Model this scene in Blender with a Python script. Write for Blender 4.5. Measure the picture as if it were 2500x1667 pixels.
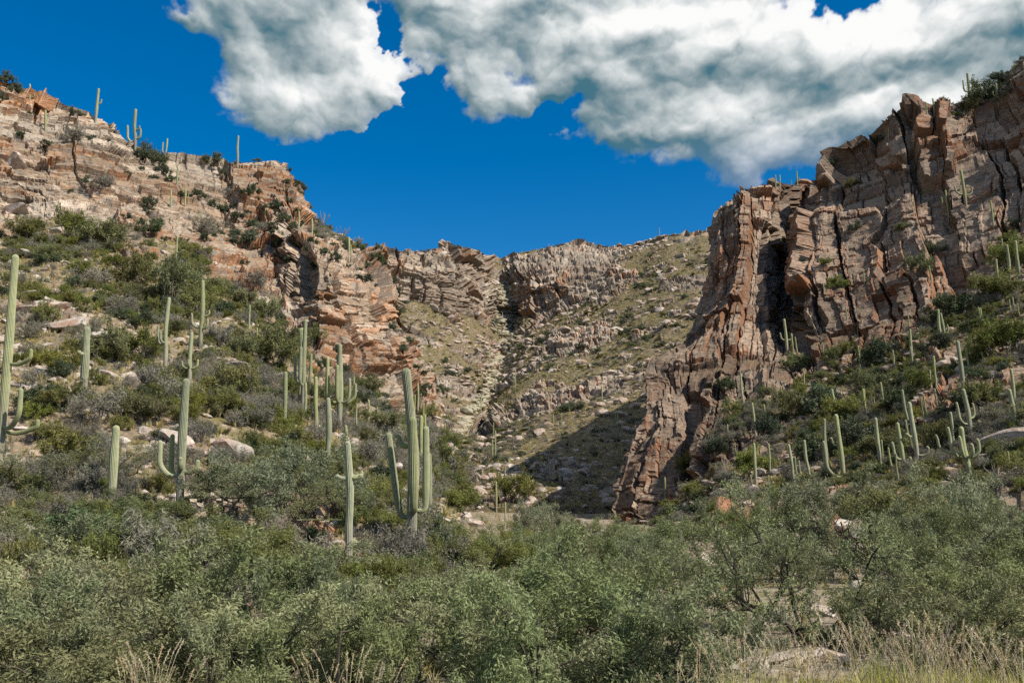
import bpy, math, random
import numpy as np
from mathutils import Vector, Matrix

for _o in list(bpy.data.objects):
    bpy.data.objects.remove(_o)
SC = bpy.context.scene
COL = SC.collection
R = math.radians

# ------------------------------------------------------------------ camera
FPX, PITCH = 2453.0, R(10.4)          # focal length in photo pixels (2500 wide)
cam_d = bpy.data.cameras.new('camera')
cam = bpy.data.objects.new('camera', cam_d)
COL.objects.link(cam)
cam_d.sensor_width = 36.0
cam_d.lens = 36.0 * FPX / 2500.0
cam_d.clip_start = 0.1
cam_d.clip_end = 6000.0
cam.location = (0, 0, 0)
cam.rotation_euler = (math.pi / 2 + PITCH, 0, 0)
SC.camera = cam
CP, SP = math.cos(PITCH), math.sin(PITCH)

def ray(px, py):
    """direction of the sight line through a point of the photograph, forward component 1"""
    a = (px - 1250.0) / FPX
    v = (833.5 - py) / FPX
    fy = CP - SP * v
    return np.array([a / fy, 1.0, (SP + CP * v) / fy])

def at(px, py, Y):
    return ray(px, py) * Y

# ------------------------------------------------------------------ sun and sky
SUN_AZ, SUN_EL = R(122.0), R(45.0)     # azimuth clockwise from +Y (the view), so behind and to the right
sun_dir = Vector((math.sin(SUN_AZ) * math.cos(SUN_EL), math.cos(SUN_AZ) * math.cos(SUN_EL), math.sin(SUN_EL)))
sun_l = bpy.data.lights.new('sun', 'SUN')
sun_l.energy = 5.0
sun_l.angle = R(0.53)
sun_l.color = (1.0, 0.95, 0.86)
sun = bpy.data.objects.new('sun', sun_l)
COL.objects.link(sun)
sun.rotation_euler = sun_dir.to_track_quat('Z', 'Y').to_euler()

SC.view_settings.view_transform = 'Standard'
SC.view_settings.look = 'None'
SC.view_settings.exposure = 0.46
SC.view_settings.gamma = 1.0
SC.view_settings.use_curve_mapping = False
SC.cycles.max_bounces = 5
SC.cycles.diffuse_bounces = 3
SC.cycles.glossy_bounces = 1
SC.cycles.transmission_bounces = 2
SC.cycles.transparent_max_bounces = 2
SC.cycles.use_denoising = False

class NT:
    """small helper for node trees"""
    def __init__(s, tree):
        s.t = tree; s.n = tree.nodes; s.l = tree.links
    def node(s, typ, ins=None, **kw):
        n = s.n.new(typ)
        for k, v in kw.items():
            setattr(n, k, v)
        for k, v in (ins or {}).items():
            s.put(n.inputs[k], v)
        return n
    def put(s, sock, v):
        if isinstance(v, bpy.types.NodeSocket):
            s.l.new(v, sock)
        else:
            sock.default_value = v
    def m(s, op, a, b=None, c=None, clamp=False):
        n = s.n.new('ShaderNodeMath'); n.operation = op; n.use_clamp = clamp
        s.put(n.inputs[0], a)
        if b is not None: s.put(n.inputs[1], b)
        if c is not None: s.put(n.inputs[2], c)
        return n.outputs[0]
    def v(s, op, a, b=None):
        n = s.n.new('ShaderNodeVectorMath'); n.operation = op
        s.put(n.inputs[0], a)
        if b is not None: s.put(n.inputs[1], b)
        return n.outputs[1] if op in ('DISTANCE', 'DOT_PRODUCT', 'LENGTH') else n.outputs[0]
    def rng(s, x, a, b, c=0.0, d=1.0, smooth=True):
        n = s.n.new('ShaderNodeMapRange'); n.interpolation_type = 'SMOOTHSTEP' if smooth else 'LINEAR'
        s.put(n.inputs[0], x)
        for i, q in enumerate((a, b, c, d)): s.put(n.inputs[1 + i], q)
        return n.outputs[0]
    def mix(s, f, a, b, blend='MIX'):
        n = s.n.new('ShaderNodeMix'); n.data_type = 'RGBA'; n.blend_type = blend
        s.put(n.inputs[0], f)
        s.put(n.inputs[6], a if isinstance(a, bpy.types.NodeSocket) else (*a, 1.0))
        s.put(n.inputs[7], b if isinstance(b, bpy.types.NodeSocket) else (*b, 1.0))
        return n.outputs[2]
    def noise(s, vec, scale, detail=4, rough=0.55, dist=0.0, out=0):
        n = s.node('ShaderNodeTexNoise', {'Scale': scale, 'Detail': detail, 'Roughness': rough, 'Distortion': dist})
        if vec is not None: s.l.new(vec, n.inputs['Vector'])
        return n.outputs[out]
    def attr(s, name, out='Fac'):
        return s.node('ShaderNodeAttribute', attribute_name=name).outputs[out]

def build_world():
    w = bpy.data.worlds.new('World')
    SC.world = w
    w.use_nodes = True
    T = NT(w.node_tree)
    T.n.clear()
    out = T.node('ShaderNodeOutputWorld')
    bg = T.node('ShaderNodeBackground', {'Strength': 0.092})
    T.l.new(bg.outputs[0], out.inputs[0])
    sky = T.node('ShaderNodeTexSky', sky_type='NISHITA', sun_disc=False, sun_elevation=SUN_EL, sun_rotation=SUN_AZ,
                 altitude=900.0, air_density=1.0, dust_density=1.5, ozone_density=4.0)
    hs = T.node('ShaderNodeHueSaturation', {'Hue': 0.499, 'Saturation': 1.44, 'Value': 1.0, 'Color': sky.outputs[0]})
    T.l.new(hs.outputs[0], bg.inputs[0])
build_world()

# ------------------------------------------------------------------ noise and rock functions (numpy)
_rs = np.random.RandomState(7)
_perm = _rs.permutation(4096).astype(np.int32)
_val = _rs.rand(4096).astype(np.float32)

def hsh(*ints):
    h = np.zeros(np.broadcast(*ints).shape, np.int64) if len(ints) > 1 else np.zeros(np.shape(ints[0]), np.int64)
    for i in ints:
        h = _perm[(h + np.asarray(i).astype(np.int64)) & 4095].astype(np.int64)
    return _val[h]

def vnoise(x, y, z, seed=0):
    xi = np.floor(x).astype(np.int32); yi = np.floor(y).astype(np.int32); zi = np.floor(z).astype(np.int32)
    fx = x - xi; fy = y - yi; fz = z - zi
    fx = fx * fx * (3 - 2 * fx); fy = fy * fy * (3 - 2 * fy); fz = fz * fz * (3 - 2 * fz)
    r = 0
    a0 = _perm[(xi + seed * 131) & 4095]; a1 = _perm[(xi + 1 + seed * 131) & 4095]
    for (a, wx) in ((a0, 1 - fx), (a1, fx)):
        b0 = _perm[(a + yi) & 4095]; b1 = _perm[(a + yi + 1) & 4095]
        for (b, wy) in ((b0, 1 - fy), (b1, fy)):
            r = r + wx * wy * ((1 - fz) * _val[_perm[(b + zi) & 4095]] + fz * _val[_perm[(b + zi + 1) & 4095]])
    return r * 2 - 1

def fbm(P, scale, octs=4, gain=.5, seed=0):
    x, y, z = P[..., 0] / scale, P[..., 1] / scale, P[..., 2] / scale
    r = 0; a = 1; n = 0
    for o in range(octs):
        r = r + a * vnoise(x, y, z, seed + o); n += a
        x = x * 2.03 + 11.3; y = y * 2.03 + 5.7; z = z * 2.03 + 3.1; a *= gain
    return r / n * 1.6

def sstep(x, a, b):
    t = np.clip((x - a) / (b - a), 0, 1)
    return t * t * (3 - 2 * t)

def cells(t, seed, jit, extra=0):
    i = np.floor(t).astype(np.int64)
    B = lambda k: k + jit * hsh(k, extra, seed)
    lo = B(i)
    i = np.where(t >= lo, i, i - 1)
    lo = B(i); hi = B(i + 1)
    return i, (t - lo) / (hi - lo), np.minimum(t - lo, hi - t)

def blocks(u, s, wu, hs, seed, jit=.8):
    """cracked bedding: random height per block, tilt, distance to the joint in metres"""
    k, fs, es = cells(s / hs, seed, jit, np.zeros((), np.int64))
    c, fx, ex = cells(u / wu + hsh(k, seed + 5) * 37.0, seed + 1, jit, k)
    h = hsh(k, c, seed + 2)
    tilt = (fx - .5) * (hsh(k, c, seed + 3) - .5) + (fs - .5) * (hsh(k, c, seed + 4) - .62)
    return h, tilt, np.minimum(es * hs, ex * wu), hsh(k, seed + 9)

# ------------------------------------------------------------------ lofted landforms
def catmull(C, ts, tension=.40):
    """interpolate control rows C (n, ...) at positions ts in [0, n-1]"""
    n = len(C)
    i = np.clip(np.floor(ts).astype(int), 0, n - 2)
    t = (ts - i).reshape((-1,) + (1,) * (C.ndim - 1))
    p0 = C[np.maximum(i - 1, 0)]; p1 = C[i]; p2 = C[i + 1]; p3 = C[np.minimum(i + 2, n - 1)]
    m1 = (p2 - p0) * tension; m2 = (p3 - p1) * tension
    t2 = t * t; t3 = t2 * t
    return (2 * t3 - 3 * t2 + 1) * p1 + (t3 - 2 * t2 + t) * m1 + (-2 * t3 + 3 * t2) * p2 + (t3 - t2) * m2

def blur(A, n):
    for _ in range(n):
        for ax in (0, 1):
            B = np.concatenate([np.take(A, [0], ax), A, np.take(A, [-1], ax)], ax)
            lo = np.take(B, range(0, A.shape[ax]), ax); hi = np.take(B, range(2, A.shape[ax] + 2), ax)
            A = A * .5 + (lo + hi) * .25
    return A

def spaced(gaps, step):
    ts = [np.zeros(1)]
    for i, g in enumerate(gaps):
        n = max(2, int(round(g / step)))
        ts.append(i + np.arange(1, n + 1) / n)
    return np.concatenate(ts)

def loft(ctrl, ustep, vstep):
    """ctrl: columns of (px, py, Y, cliffness); returns position grid (nv, nu, 3), cliffness, image px, image py"""
    C = np.array(ctrl, float)                               # (ncol, nrow, 4)
    P = np.array([[at(*q[:3]) for q in col] for col in C])
    P = np.concatenate([P, C[..., 3:4]], 2)
    gu = np.abs(np.diff(C[:, :, 0], axis=0)).mean(1)
    gv = np.abs(np.diff(C[:, :, 1], axis=1)).mean(0)
    G = catmull(P, spaced(gu, ustep))
    G = catmull(G.transpose(1, 0, 2), spaced(gv, vstep))
    return G[..., :3].copy(), np.clip(G[..., 3], 0, 1)

def normals(P):
    du = np.gradient(P, axis=1); dv = np.gradient(P, axis=0)
    N = np.cross(du, dv)
    N /= np.linalg.norm(N, axis=2, keepdims=True) + 1e-9
    return N

def grid_mesh(name, P, attrs, mat):
    nv, nu = P.shape[:2]
    me = bpy.data.meshes.new(name)
    idx = np.arange(nv * nu, dtype=np.int32).reshape(nv, nu)
    q = np.stack([idx[:-1, :-1], idx[:-1, 1:], idx[1:, 1:], idx[1:, :-1]], -1).reshape(-1)
    nf = len(q) // 4
    me.vertices.add(nv * nu); me.loops.add(nf * 4); me.polygons.add(nf)
    me.vertices.foreach_set('co', P.astype(np.float32).ravel())
    me.loops.foreach_set('vertex_index', q)
    me.polygons.foreach_set('loop_start', np.arange(0, nf * 4, 4, dtype=np.int32))
    me.polygons.foreach_set('use_smooth', np.zeros(nf, bool))
    for k, a in attrs.items():
        at_ = me.attributes.new(k, 'FLOAT', 'POINT')
        at_.data.foreach_set('value', np.asarray(a, np.float32).ravel())
    me.update(calc_edges=True)
    me.materials.append(mat)
    o = bpy.data.objects.new(name, me)
    COL.objects.link(o)
    o['kind'] = 'structure'
    return o

def rock_relief(P, cliff, scale, big, seed, dip=(0.0, 0.0), bed=1.0, soil_amp=.25, outcrop=.25, crackdepth=1.0,
                tall=6.5, wide=3.3, layer=.34, warp=1.0, block=.46, mega=(5.0, 4.0, 1.0), oc2=.0, tiltf=1.0, calm=None):
    """returns displaced grid and attributes; scale = metres of a typical block"""
    N = normals(P)
    N = np.where((np.sum(N * P, 2) > 0)[..., None], -N, N)
    N = blur(N, 14); N /= np.linalg.norm(N, axis=2, keepdims=True) + 1e-9
    du = np.linalg.norm(np.gradient(P, axis=1)[..., :2], axis=2)
    u = np.cumsum(np.broadcast_to(blur(du, 2).mean(0), du.shape), axis=1)
    w1 = fbm(P, 12 * scale, 3, seed=seed); w2 = fbm(P, 6 * scale, 3, seed=seed + 20)
    w3 = fbm(P, 1.1 * scale, 3, seed=seed + 40)
    s = P[..., 2] + dip[0] * P[..., 0] + dip[1] * P[..., 1] + w1 * warp * scale + w3 * .06 * scale
    uu = u + w2 * .6 * scale + w3 * .07 * scale + (P[..., 2] * .10)
    fk, ff, fe = cells(uu / (4.5 * scale), seed + 70, .8)
    s = s + hsh(fk, seed + 71) * 2.5 * scale                       # small faults break the beds
    oc = fbm(P, 6 * scale, 5, .6, seed=seed + 60)
    m = np.clip(cliff * 1.15 + (oc * .9 - .22 + outcrop) * (1.1 - cliff) * 1.2, 0, 1)
    hz = sstep(np.sqrt(np.clip(1 - N[..., 2] ** 2, 0, 1)), .30, .75)
    mc = sstep(m, .20, .58) * hz
    small = fbm(P, 1.9 * scale, 4, .6, seed=seed + 65) + oc * .35
    m = np.maximum(m, oc2 * sstep(small, .18, .50))
    m = sstep(m, .20, .58)
    hA, tA, eA, lA = blocks(uu, s, wide * scale, tall * scale, seed + 1)
    hB, tB, eB, lB = blocks(uu + hA * 3, s, 1.3 * scale, .72 * scale * bed, seed + 11)
    hC, tC, eC, lC = blocks(uu + hB * 2, s + hA, .5 * scale, .24 * scale * bed, seed + 21)
    hM, tM, eM, lM = blocks(uu + w2 * .8 * scale, s - w1 * .5 * scale, mega[0] * scale, mega[1] * scale, seed + 51)
    crackA = (eA < .09 * scale * (0.4 + hA)) & (hA > .3)
    D = big * ((hA - .5) * 1.0 + tA * .6) + mega[2] * scale * ((hM - .5) * 1.3 + tM * .6)
    D = D - crackA * big * .6 * crackdepth
    D = D - ((eM < .10 * scale) & (hM > .35)) * mega[2] * scale * .5
    if calm: 
        k = np.arange(D.shape[1])[None].astype(float)
        mc = mc * (.18 + .82 * (sstep(k, *calm) if calm[1] > calm[0] else sstep(D.shape[1] - k, calm[1], calm[0])))
    D = D * mc
    D = D + scale * ((hB - .5) * block + tB * .42 * tiltf + (lB - .5) * layer)
    crackB = (eB < .05 * scale) & (hB > .4)
    D = D - crackB * scale * .30 * crackdepth
    deep = (hB > .96) & (mc > .5)                                  # pulled-out blocks leave dark holes
    D = D - deep * scale * .8
    D = D + scale * ((hC - .5) * .17 + tC * .2 * tiltf + (lC - .5) * layer * .3)
    D = D + fbm(P, 1.2 * scale, 4, seed=seed + 80) * .16 * scale + fbm(P, 12 * scale, 3, seed=seed + 90) * big * .6 * mc
    D = np.where(D > 0, D, D * 1.0)
    soil = fbm(P, 5 * scale, 5, .6, seed=seed + 100) * soil_amp
    Q = P + N * (D * m + soil * (1 - m) - .22 * scale * (1 - m))[..., None]
    at_ = dict(rock=m, blk=hB, lay=lB, blk2=hA, mega=hM, crk=np.maximum(crackA, crackB | deep).astype(np.float32) * m)
    return Q, at_

def close_back(P, cliff, top=(0, 60, -12), side0=None, side1=None, foot=(0, -5, -5), sidecliff=1.0):
    """adds a hidden rear row, a buried foot row and side columns so that every landform is a solid hill"""
    kk = top[1] / np.maximum(P[-1:, :, 1:2], 30)
    t1 = P[-1:] * (1 + kk * .35) + np.array([0, 0, top[2] * .45]); t2 = P[-1:] * (1 + kk) + np.array([0, 0, top[2] * 1.6])
    f = P[:1] + np.array(foot)
    P = np.concatenate([f, P, t1, t2], 0)
    c = np.concatenate([cliff[:1] * 0, cliff, cliff[-1:] * .5, cliff[-1:] * 0], 0)
    for k, sd in ((0, side0), (-1, side1)):
        if sd is None: continue
        e = P[:, [k]] * (1 + sd[1] / np.maximum(P[:, [k]][..., 1:2], 30)) + np.array([sd[0], 0, sd[2]]); ec = c[:, [k]] * sidecliff
        if k == 0: P = np.concatenate([e, P], 1); c = np.concatenate([ec, c], 1)
        else: P = np.concatenate([P, e], 1); c = np.concatenate([c, ec], 1)
    return P, c

def subdiv_edges(P, c, nfoot, ntop, n0, n1):
    """refine the closing rows / columns added above"""
    def seg(A, i, n, ax):
        a = np.take(A, [i], ax); b = np.take(A, [i + 1], ax)
        return np.concatenate([a + (b - a) * k / n for k in range(1, n)], ax)
    def ins(A):
        if n1: A = np.concatenate([A[:, :-1], seg(A, A.shape[1] - 2, n1, 1), A[:, -1:]], 1)
        if n0: A = np.concatenate([A[:, :1], seg(A, 0, n0, 1), A[:, 1:]], 1)
        A = np.concatenate([A[:-2], seg(A, A.shape[0] - 3, ntop, 0)[-0:], A[-2:-1], seg(A, A.shape[0] - 2, ntop, 0), A[-1:]], 0)
        return np.concatenate([A[:1], seg(A, 0, nfoot, 0), A[1:]], 0)
    return ins(P), ins(c[..., None])[..., 0]

# ---- control columns: (photo column, photo row, distance, cliffness)
def colm(pts, cl):
    return [(x, y, Y, c) for (x, y, Y), c in zip(pts, cl)]

LS = [0, 0, .05, .1, .12, .16, .22, .5, .95, .85]
LEFT = [
 colm([(-420,1430,24),(-420,1280,31),(-420,1130,38),(-420,980,46),(-420,850,55),(-420,700,68),(-420,560,84),(-420,430,96),(-420,260,106),(-420,60,116)], LS),
 colm([(-150,1425,25),(-150,1280,33),(-150,1130,41),(-150,980,49),(-150,850,58),(-150,715,73),(-150,585,91),(-150,500,104),(-150,340,114),(-150,150,124)], LS),
 colm([(30,1420,26.5),(30,1280,36),(30,1130,44),(30,980,52),(30,850,62),(30,720,78),(30,610,98),(30,520,113),(30,370,121),(25,208,130)], LS),
 colm([(130,1425,27),(130,1285,36),(130,1140,44),(130,990,52),(130,865,61),(130,740,76),(130,625,96),(130,530,112),(130,400,122),(130,254,133)], LS),
 colm([(255,1430,27),(250,1290,35),(250,1150,43),(245,1000,51),(240,880,60),(240,760,74),(240,650,94),(240,560,111),(245,430,124),(250,294,136)], LS),
 colm([(340,1435,27.5),(335,1300,35),(330,1165,43),(330,1020,51),(330,900,60),(330,780,74),(330,670,93),(330,580,111),(332,480,125),(335,366,139)], LS),
 colm([(430,1440,28),(430,1310,35),(430,1180,43),(430,1040,51),(430,920,60),(430,800,74),(430,690,93),(430,600,112),(428,500,127),(425,384,141)], LS),
 colm([(560,1450,28),(565,1330,35),(570,1210,43),(570,1080,51),(570,960,62),(570,840,78),(572,740,98),(575,640,120),(575,520,134),(572,400,146)], [0,0,.05,.1,.12,.2,.25,.75,1,1]),
 colm([(650,1452,28),(660,1338,35),(665,1222,43),(668,1100,52),(670,985,63),(672,880,80),(675,790,101),(680,690,119),(680,560,134),(678,398,149)], [0,0,.05,.1,.12,.25,.55,1,.9,1]),
 colm([(700,1453,28),(712,1340,35),(718,1228,43),(722,1110,52),(725,1000,64),(728,905,82),(732,830,102),(735,730,109),(735,600,121),(722,470,153)], [0,0,.05,.1,.12,.3,.8,1,.7,1]),
 colm([(745,1452,28.5),(755,1345,36),(762,1234,44),(768,1118,53),(772,1012,65),(776,922,83),(780,850,101),(783,750,106),(780,628,112),(760,538,158)], [0,0,.05,.1,.12,.3,.9,1,1,.35]),
 colm([(820,1450,29),(835,1350,36.5),(842,1242,45),(848,1132,55),(852,1035,68),(856,955,87),(858,890,103),(858,780,109),(852,652,116),(835,580,160)], [0,0,.05,.1,.12,.25,.9,1,1,.45]),
 colm([(915,1442,30.5),(930,1352,38),(938,1252,47),(945,1155,58),(950,1065,73),(952,1010,93),(945,935,108),(932,825,113),(920,690,121),(890,606,166)], [0,0,.05,.1,.12,.4,1,1,1,.6]),
 colm([(1000,1430,33),(1015,1345,41),(1025,1255,51),(1035,1180,64),(1045,1100,80),(1035,1035,100),(1005,965,114),(975,855,118),(950,720,126),(903,614,172)], [0,0,.05,.1,.15,.5,1,1,1,.8]),
 colm([(1080,1400,38),(1100,1320,48),(1115,1245,61),(1125,1185,77),(1118,1112,95),(1092,1035,110),(1055,955,120),(1002,860,124),(968,735,133),(915,622,182)], [0,0,.05,.1,.12,.4,1,1,1,1]),
]
RS = [0, .05, .18, .22, .5, .85, 1, 1, 1, .8]
RC = [.6, 1, 1, 1, 1, 1, 1, 1, 1, 1]
RIGHT = [
 colm([(1503,1270,128),(1512,1205,131),(1543,1100,135),(1578,1005,140),(1586,935,146),(1592,872,153),(1672,848,166),(1713,740,172),(1733,640,178),(1742,522,186)], RC),
 colm([(1560,1280,118),(1575,1215,124),(1600,1120,130),(1625,1020,136),(1635,945,142),(1640,885,148),(1715,820,163),(1748,715,169),(1765,615,175),(1772,505,185)], [.3,.9,1,1,1,1,1,1,1,1]),
 colm([(1625,1290,98),(1640,1225,112),(1660,1125,125),(1680,1020,134),(1692,940,140),(1708,875,147),(1755,800,160),(1785,695,166),(1802,590,172),(1810,472,183)], [0,.3,.9,1,1,1,1,1,1,1]),
 colm([(1725,1300,84),(1740,1225,96),(1757,1115,110),(1775,1005,127),(1792,925,138),(1815,855,147),(1838,765,158),(1855,660,165),(1868,560,172),(1882,458,185)], [0,.1,.2,.3,.9,1,1,1,1,1]),
 colm([(1790,1300,80),(1806,1215,92),(1824,1105,106),(1842,995,122),(1858,912,136),(1875,845,150),(1885,765,163),(1895,665,172),(1905,565,180),(1935,455,192)], [0,.1,.2,.25,.6,.9,1,1,1,1]),
 colm([(1850,1300,77),(1868,1208,90),(1886,1098,104),(1904,988,120),(1917,908,136),(1928,842,156),(1930,765,178),(1935,665,190),(1945,565,198),(1968,453,206)], [0,.1,.2,.25,.5,.9,1,1,1,1]),
 colm([(1915,1300,75),(1934,1202,88),(1953,1090,102),(1970,975,119),(1978,892,132),(1980,825,144),(1958,755,153),(1962,645,161),(1975,540,168),(1998,438,178)], RS),
 colm([(1990,1300,72),(2010,1195,84),(2030,1080,99),(2045,962,117),(2050,880,130),(2052,812,141),(2040,730,150),(2045,610,158),(2052,505,165),(2065,378,175)], RS),
 colm([(2060,1300,70),(2080,1190,82),(2098,1072,97),(2112,952,114),(2117,872,127),(2118,802,138),(2112,710,147),(2118,580,156),(2124,465,163),(2130,338,173)], [0,.05,.18,.22,.5,.85,1,1,1,.7]),
 colm([(2160,1300,66),(2180,1182,78),(2195,1062,92),(2207,942,108),(2212,855,120),(2214,778,132),(2212,680,142),(2210,545,151),(2205,420,158),(2205,268,169)], [0,.05,.12,.18,.4,.75,1,1,1,.8]),
 colm([(2285,1300,62),(2305,1172,73),(2320,1045,87),(2328,920,102),(2332,830,114),(2334,748,126),(2335,645,137),(2335,520,147),(2335,400,156),(2335,262,169)], [0,.05,.12,.15,.28,.45,.8,1,1,.3]),
 colm([(2390,1302,60),(2408,1165,70),(2420,1035,83),(2426,905,98),(2430,810,110),(2432,725,122),(2432,620,133),(2432,495,143),(2432,360,154),(2425,216,168)], [0,.05,.1,.12,.2,.25,.4,.9,.9,.25]),
 colm([(2490,1305,58),(2505,1160,67),(2512,1025,80),(2515,890,95),(2515,790,107),(2515,700,118),(2515,595,129),(2515,470,140),(2515,330,151),(2510,140,164)], [0,.05,.1,.12,.2,.25,.35,.8,1,.4]),
 colm([(2660,1310,54),(2670,1150,63),(2680,1000,75),(2680,860,89),(2680,750,100),(2680,650,111),(2680,540,122),(2680,410,133),(2680,260,144),(2680,50,157)], [0,.05,.1,.12,.2,.25,.35,.7,1,.4]),
 colm([(3000,1320,48),(3000,1140,56),(3000,970,67),(3000,810,79),(3000,690,89),(3000,580,99),(3000,460,110),(3000,320,121),(3000,160,132),(3000,-60,145)], [0,.05,.1,.12,.2,.25,.35,.7,1,.4]),
]
BC = [.25, .30, .2, .12, .08, .30, 1, .9, .6]
BD = [.3, .3, .2, .15, .15, .2, .25, .3, .3]
BACK = [
 colm([(700,1240,190),(690,1100,270),(680,980,340),(670,880,390),(660,800,425),(650,755,440),(650,690,447),(650,645,452),(650,605,470)], BC),
 colm([(900,1240,180),(880,1100,260),(865,980,330),(858,880,380),(855,800,420),(850,755,440),(850,690,447),(850,645,452),(850,608,470)], BC),
 colm([(1000,1240,175),(985,1105,250),(975,1005,315),(965,905,372),(958,825,415),(950,755,446),(950,695,453),(945,650,459),(940,612,475)], BC),
 colm([(1080,1235,172),(1070,1125,232),(1065,1030,300),(1060,940,362),(1056,850,415),(1052,768,455),(1050,705,463),(1050,655,470),(1048,614,484)], BC),
 colm([(1125,1235,170),(1118,1130,228),(1115,1045,295),(1115,955,360),(1118,870,418),(1120,778,468),(1118,715,477),(1112,665,485),(1108,602,498)], BC),
 colm([(1165,1235,169),(1155,1130,230),(1155,1050,298),(1160,965,366),(1172,880,430),(1185,790,488),(1182,728,500),(1172,678,510),(1165,614,528)], BC),
 colm([(1200,1235,168),(1185,1130,236),(1185,1055,310),(1198,975,385),(1228,885,455),(1248,808,520),(1242,748,550),(1232,695,580),(1213,635,645)], [.35,.35,.3,.2,.15,.25,.7,.4,.3]),
 colm([(1240,1235,167),(1225,1130,226),(1228,1048,288),(1240,962,352),(1265,872,420),(1288,795,490),(1285,735,522),(1275,685,540),(1255,620,640)], [.35,.4,.3,.2,.2,.4,1,.8,.4]),
 colm([(1295,1235,166),(1285,1130,218),(1288,1042,272),(1298,952,330),(1318,862,396),(1335,785,462),(1335,725,505),(1332,672,520),(1320,609,625)], [.4,.45,.35,.3,.25,.4,.95,.9,.5]),
 colm([(1370,1235,165),(1368,1130,212),(1375,1035,264),(1385,942,316),(1400,852,376),(1412,772,435),(1412,708,490),(1410,655,525),(1405,591,605)], [.4,.5,.45,.35,.3,.35,.6,.8,.8]),
 colm([(1440,1235,165),(1442,1130,210),(1450,1032,258),(1460,936,307),(1472,846,363),(1480,765,416),(1482,702,468),(1480,652,515),(1480,606,585)], [.4,.4,.3,.3,.25,.35,.6,.6,.5]),
 colm([(1530,1235,165),(1535,1130,208),(1545,1030,252),(1552,930,299),(1558,838,350),(1562,757,398),(1562,698,445),(1560,650,490),(1558,595,560)], BD),
 colm([(1640,1235,165),(1640,1125,206),(1645,1020,247),(1648,915,292),(1650,820,340),(1652,735,386),(1652,675,425),(1650,630,465),(1645,575,530)], BD),
 colm([(1760,1235,168),(1760,1120,208),(1760,1010,248),(1760,905,290),(1760,805,335),(1760,720,378),(1760,660,415),(1760,615,452),(1760,563,520)], BD),
 colm([(1950,1235,175),(1950,1120,215),(1950,1010,255),(1950,900,297),(1950,800,340),(1950,715,380),(1950,650,415),(1950,600,450),(1950,545,515)], BD),
]

def landform(name, ctrl, ustep, vstep, closing, relief, mat):
    P, c = loft(ctrl, ustep, vstep)
    P, c = close_back(P, c, **closing)
    P, c = subdiv_edges(P, c, 6, 14, 110 if closing.get('side0') is not None else 0, 24 if closing.get('side1') is not None else 0)
    Q, at_ = rock_relief(P, c, **relief)
    o = grid_mesh(name, Q, at_, mat)
    return o, Q, at_

# ------------------------------------------------------------------ materials
def new_mat(name):
    m = bpy.data.materials.new(name)
    m.use_nodes = True
    T = NT(m.node_tree)
    b = m.node_tree.nodes['Principled BSDF']
    b.inputs['Roughness'].default_value = .9
    b.inputs['Specular IOR Level'].default_value = .15
    return m, T, b

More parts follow.
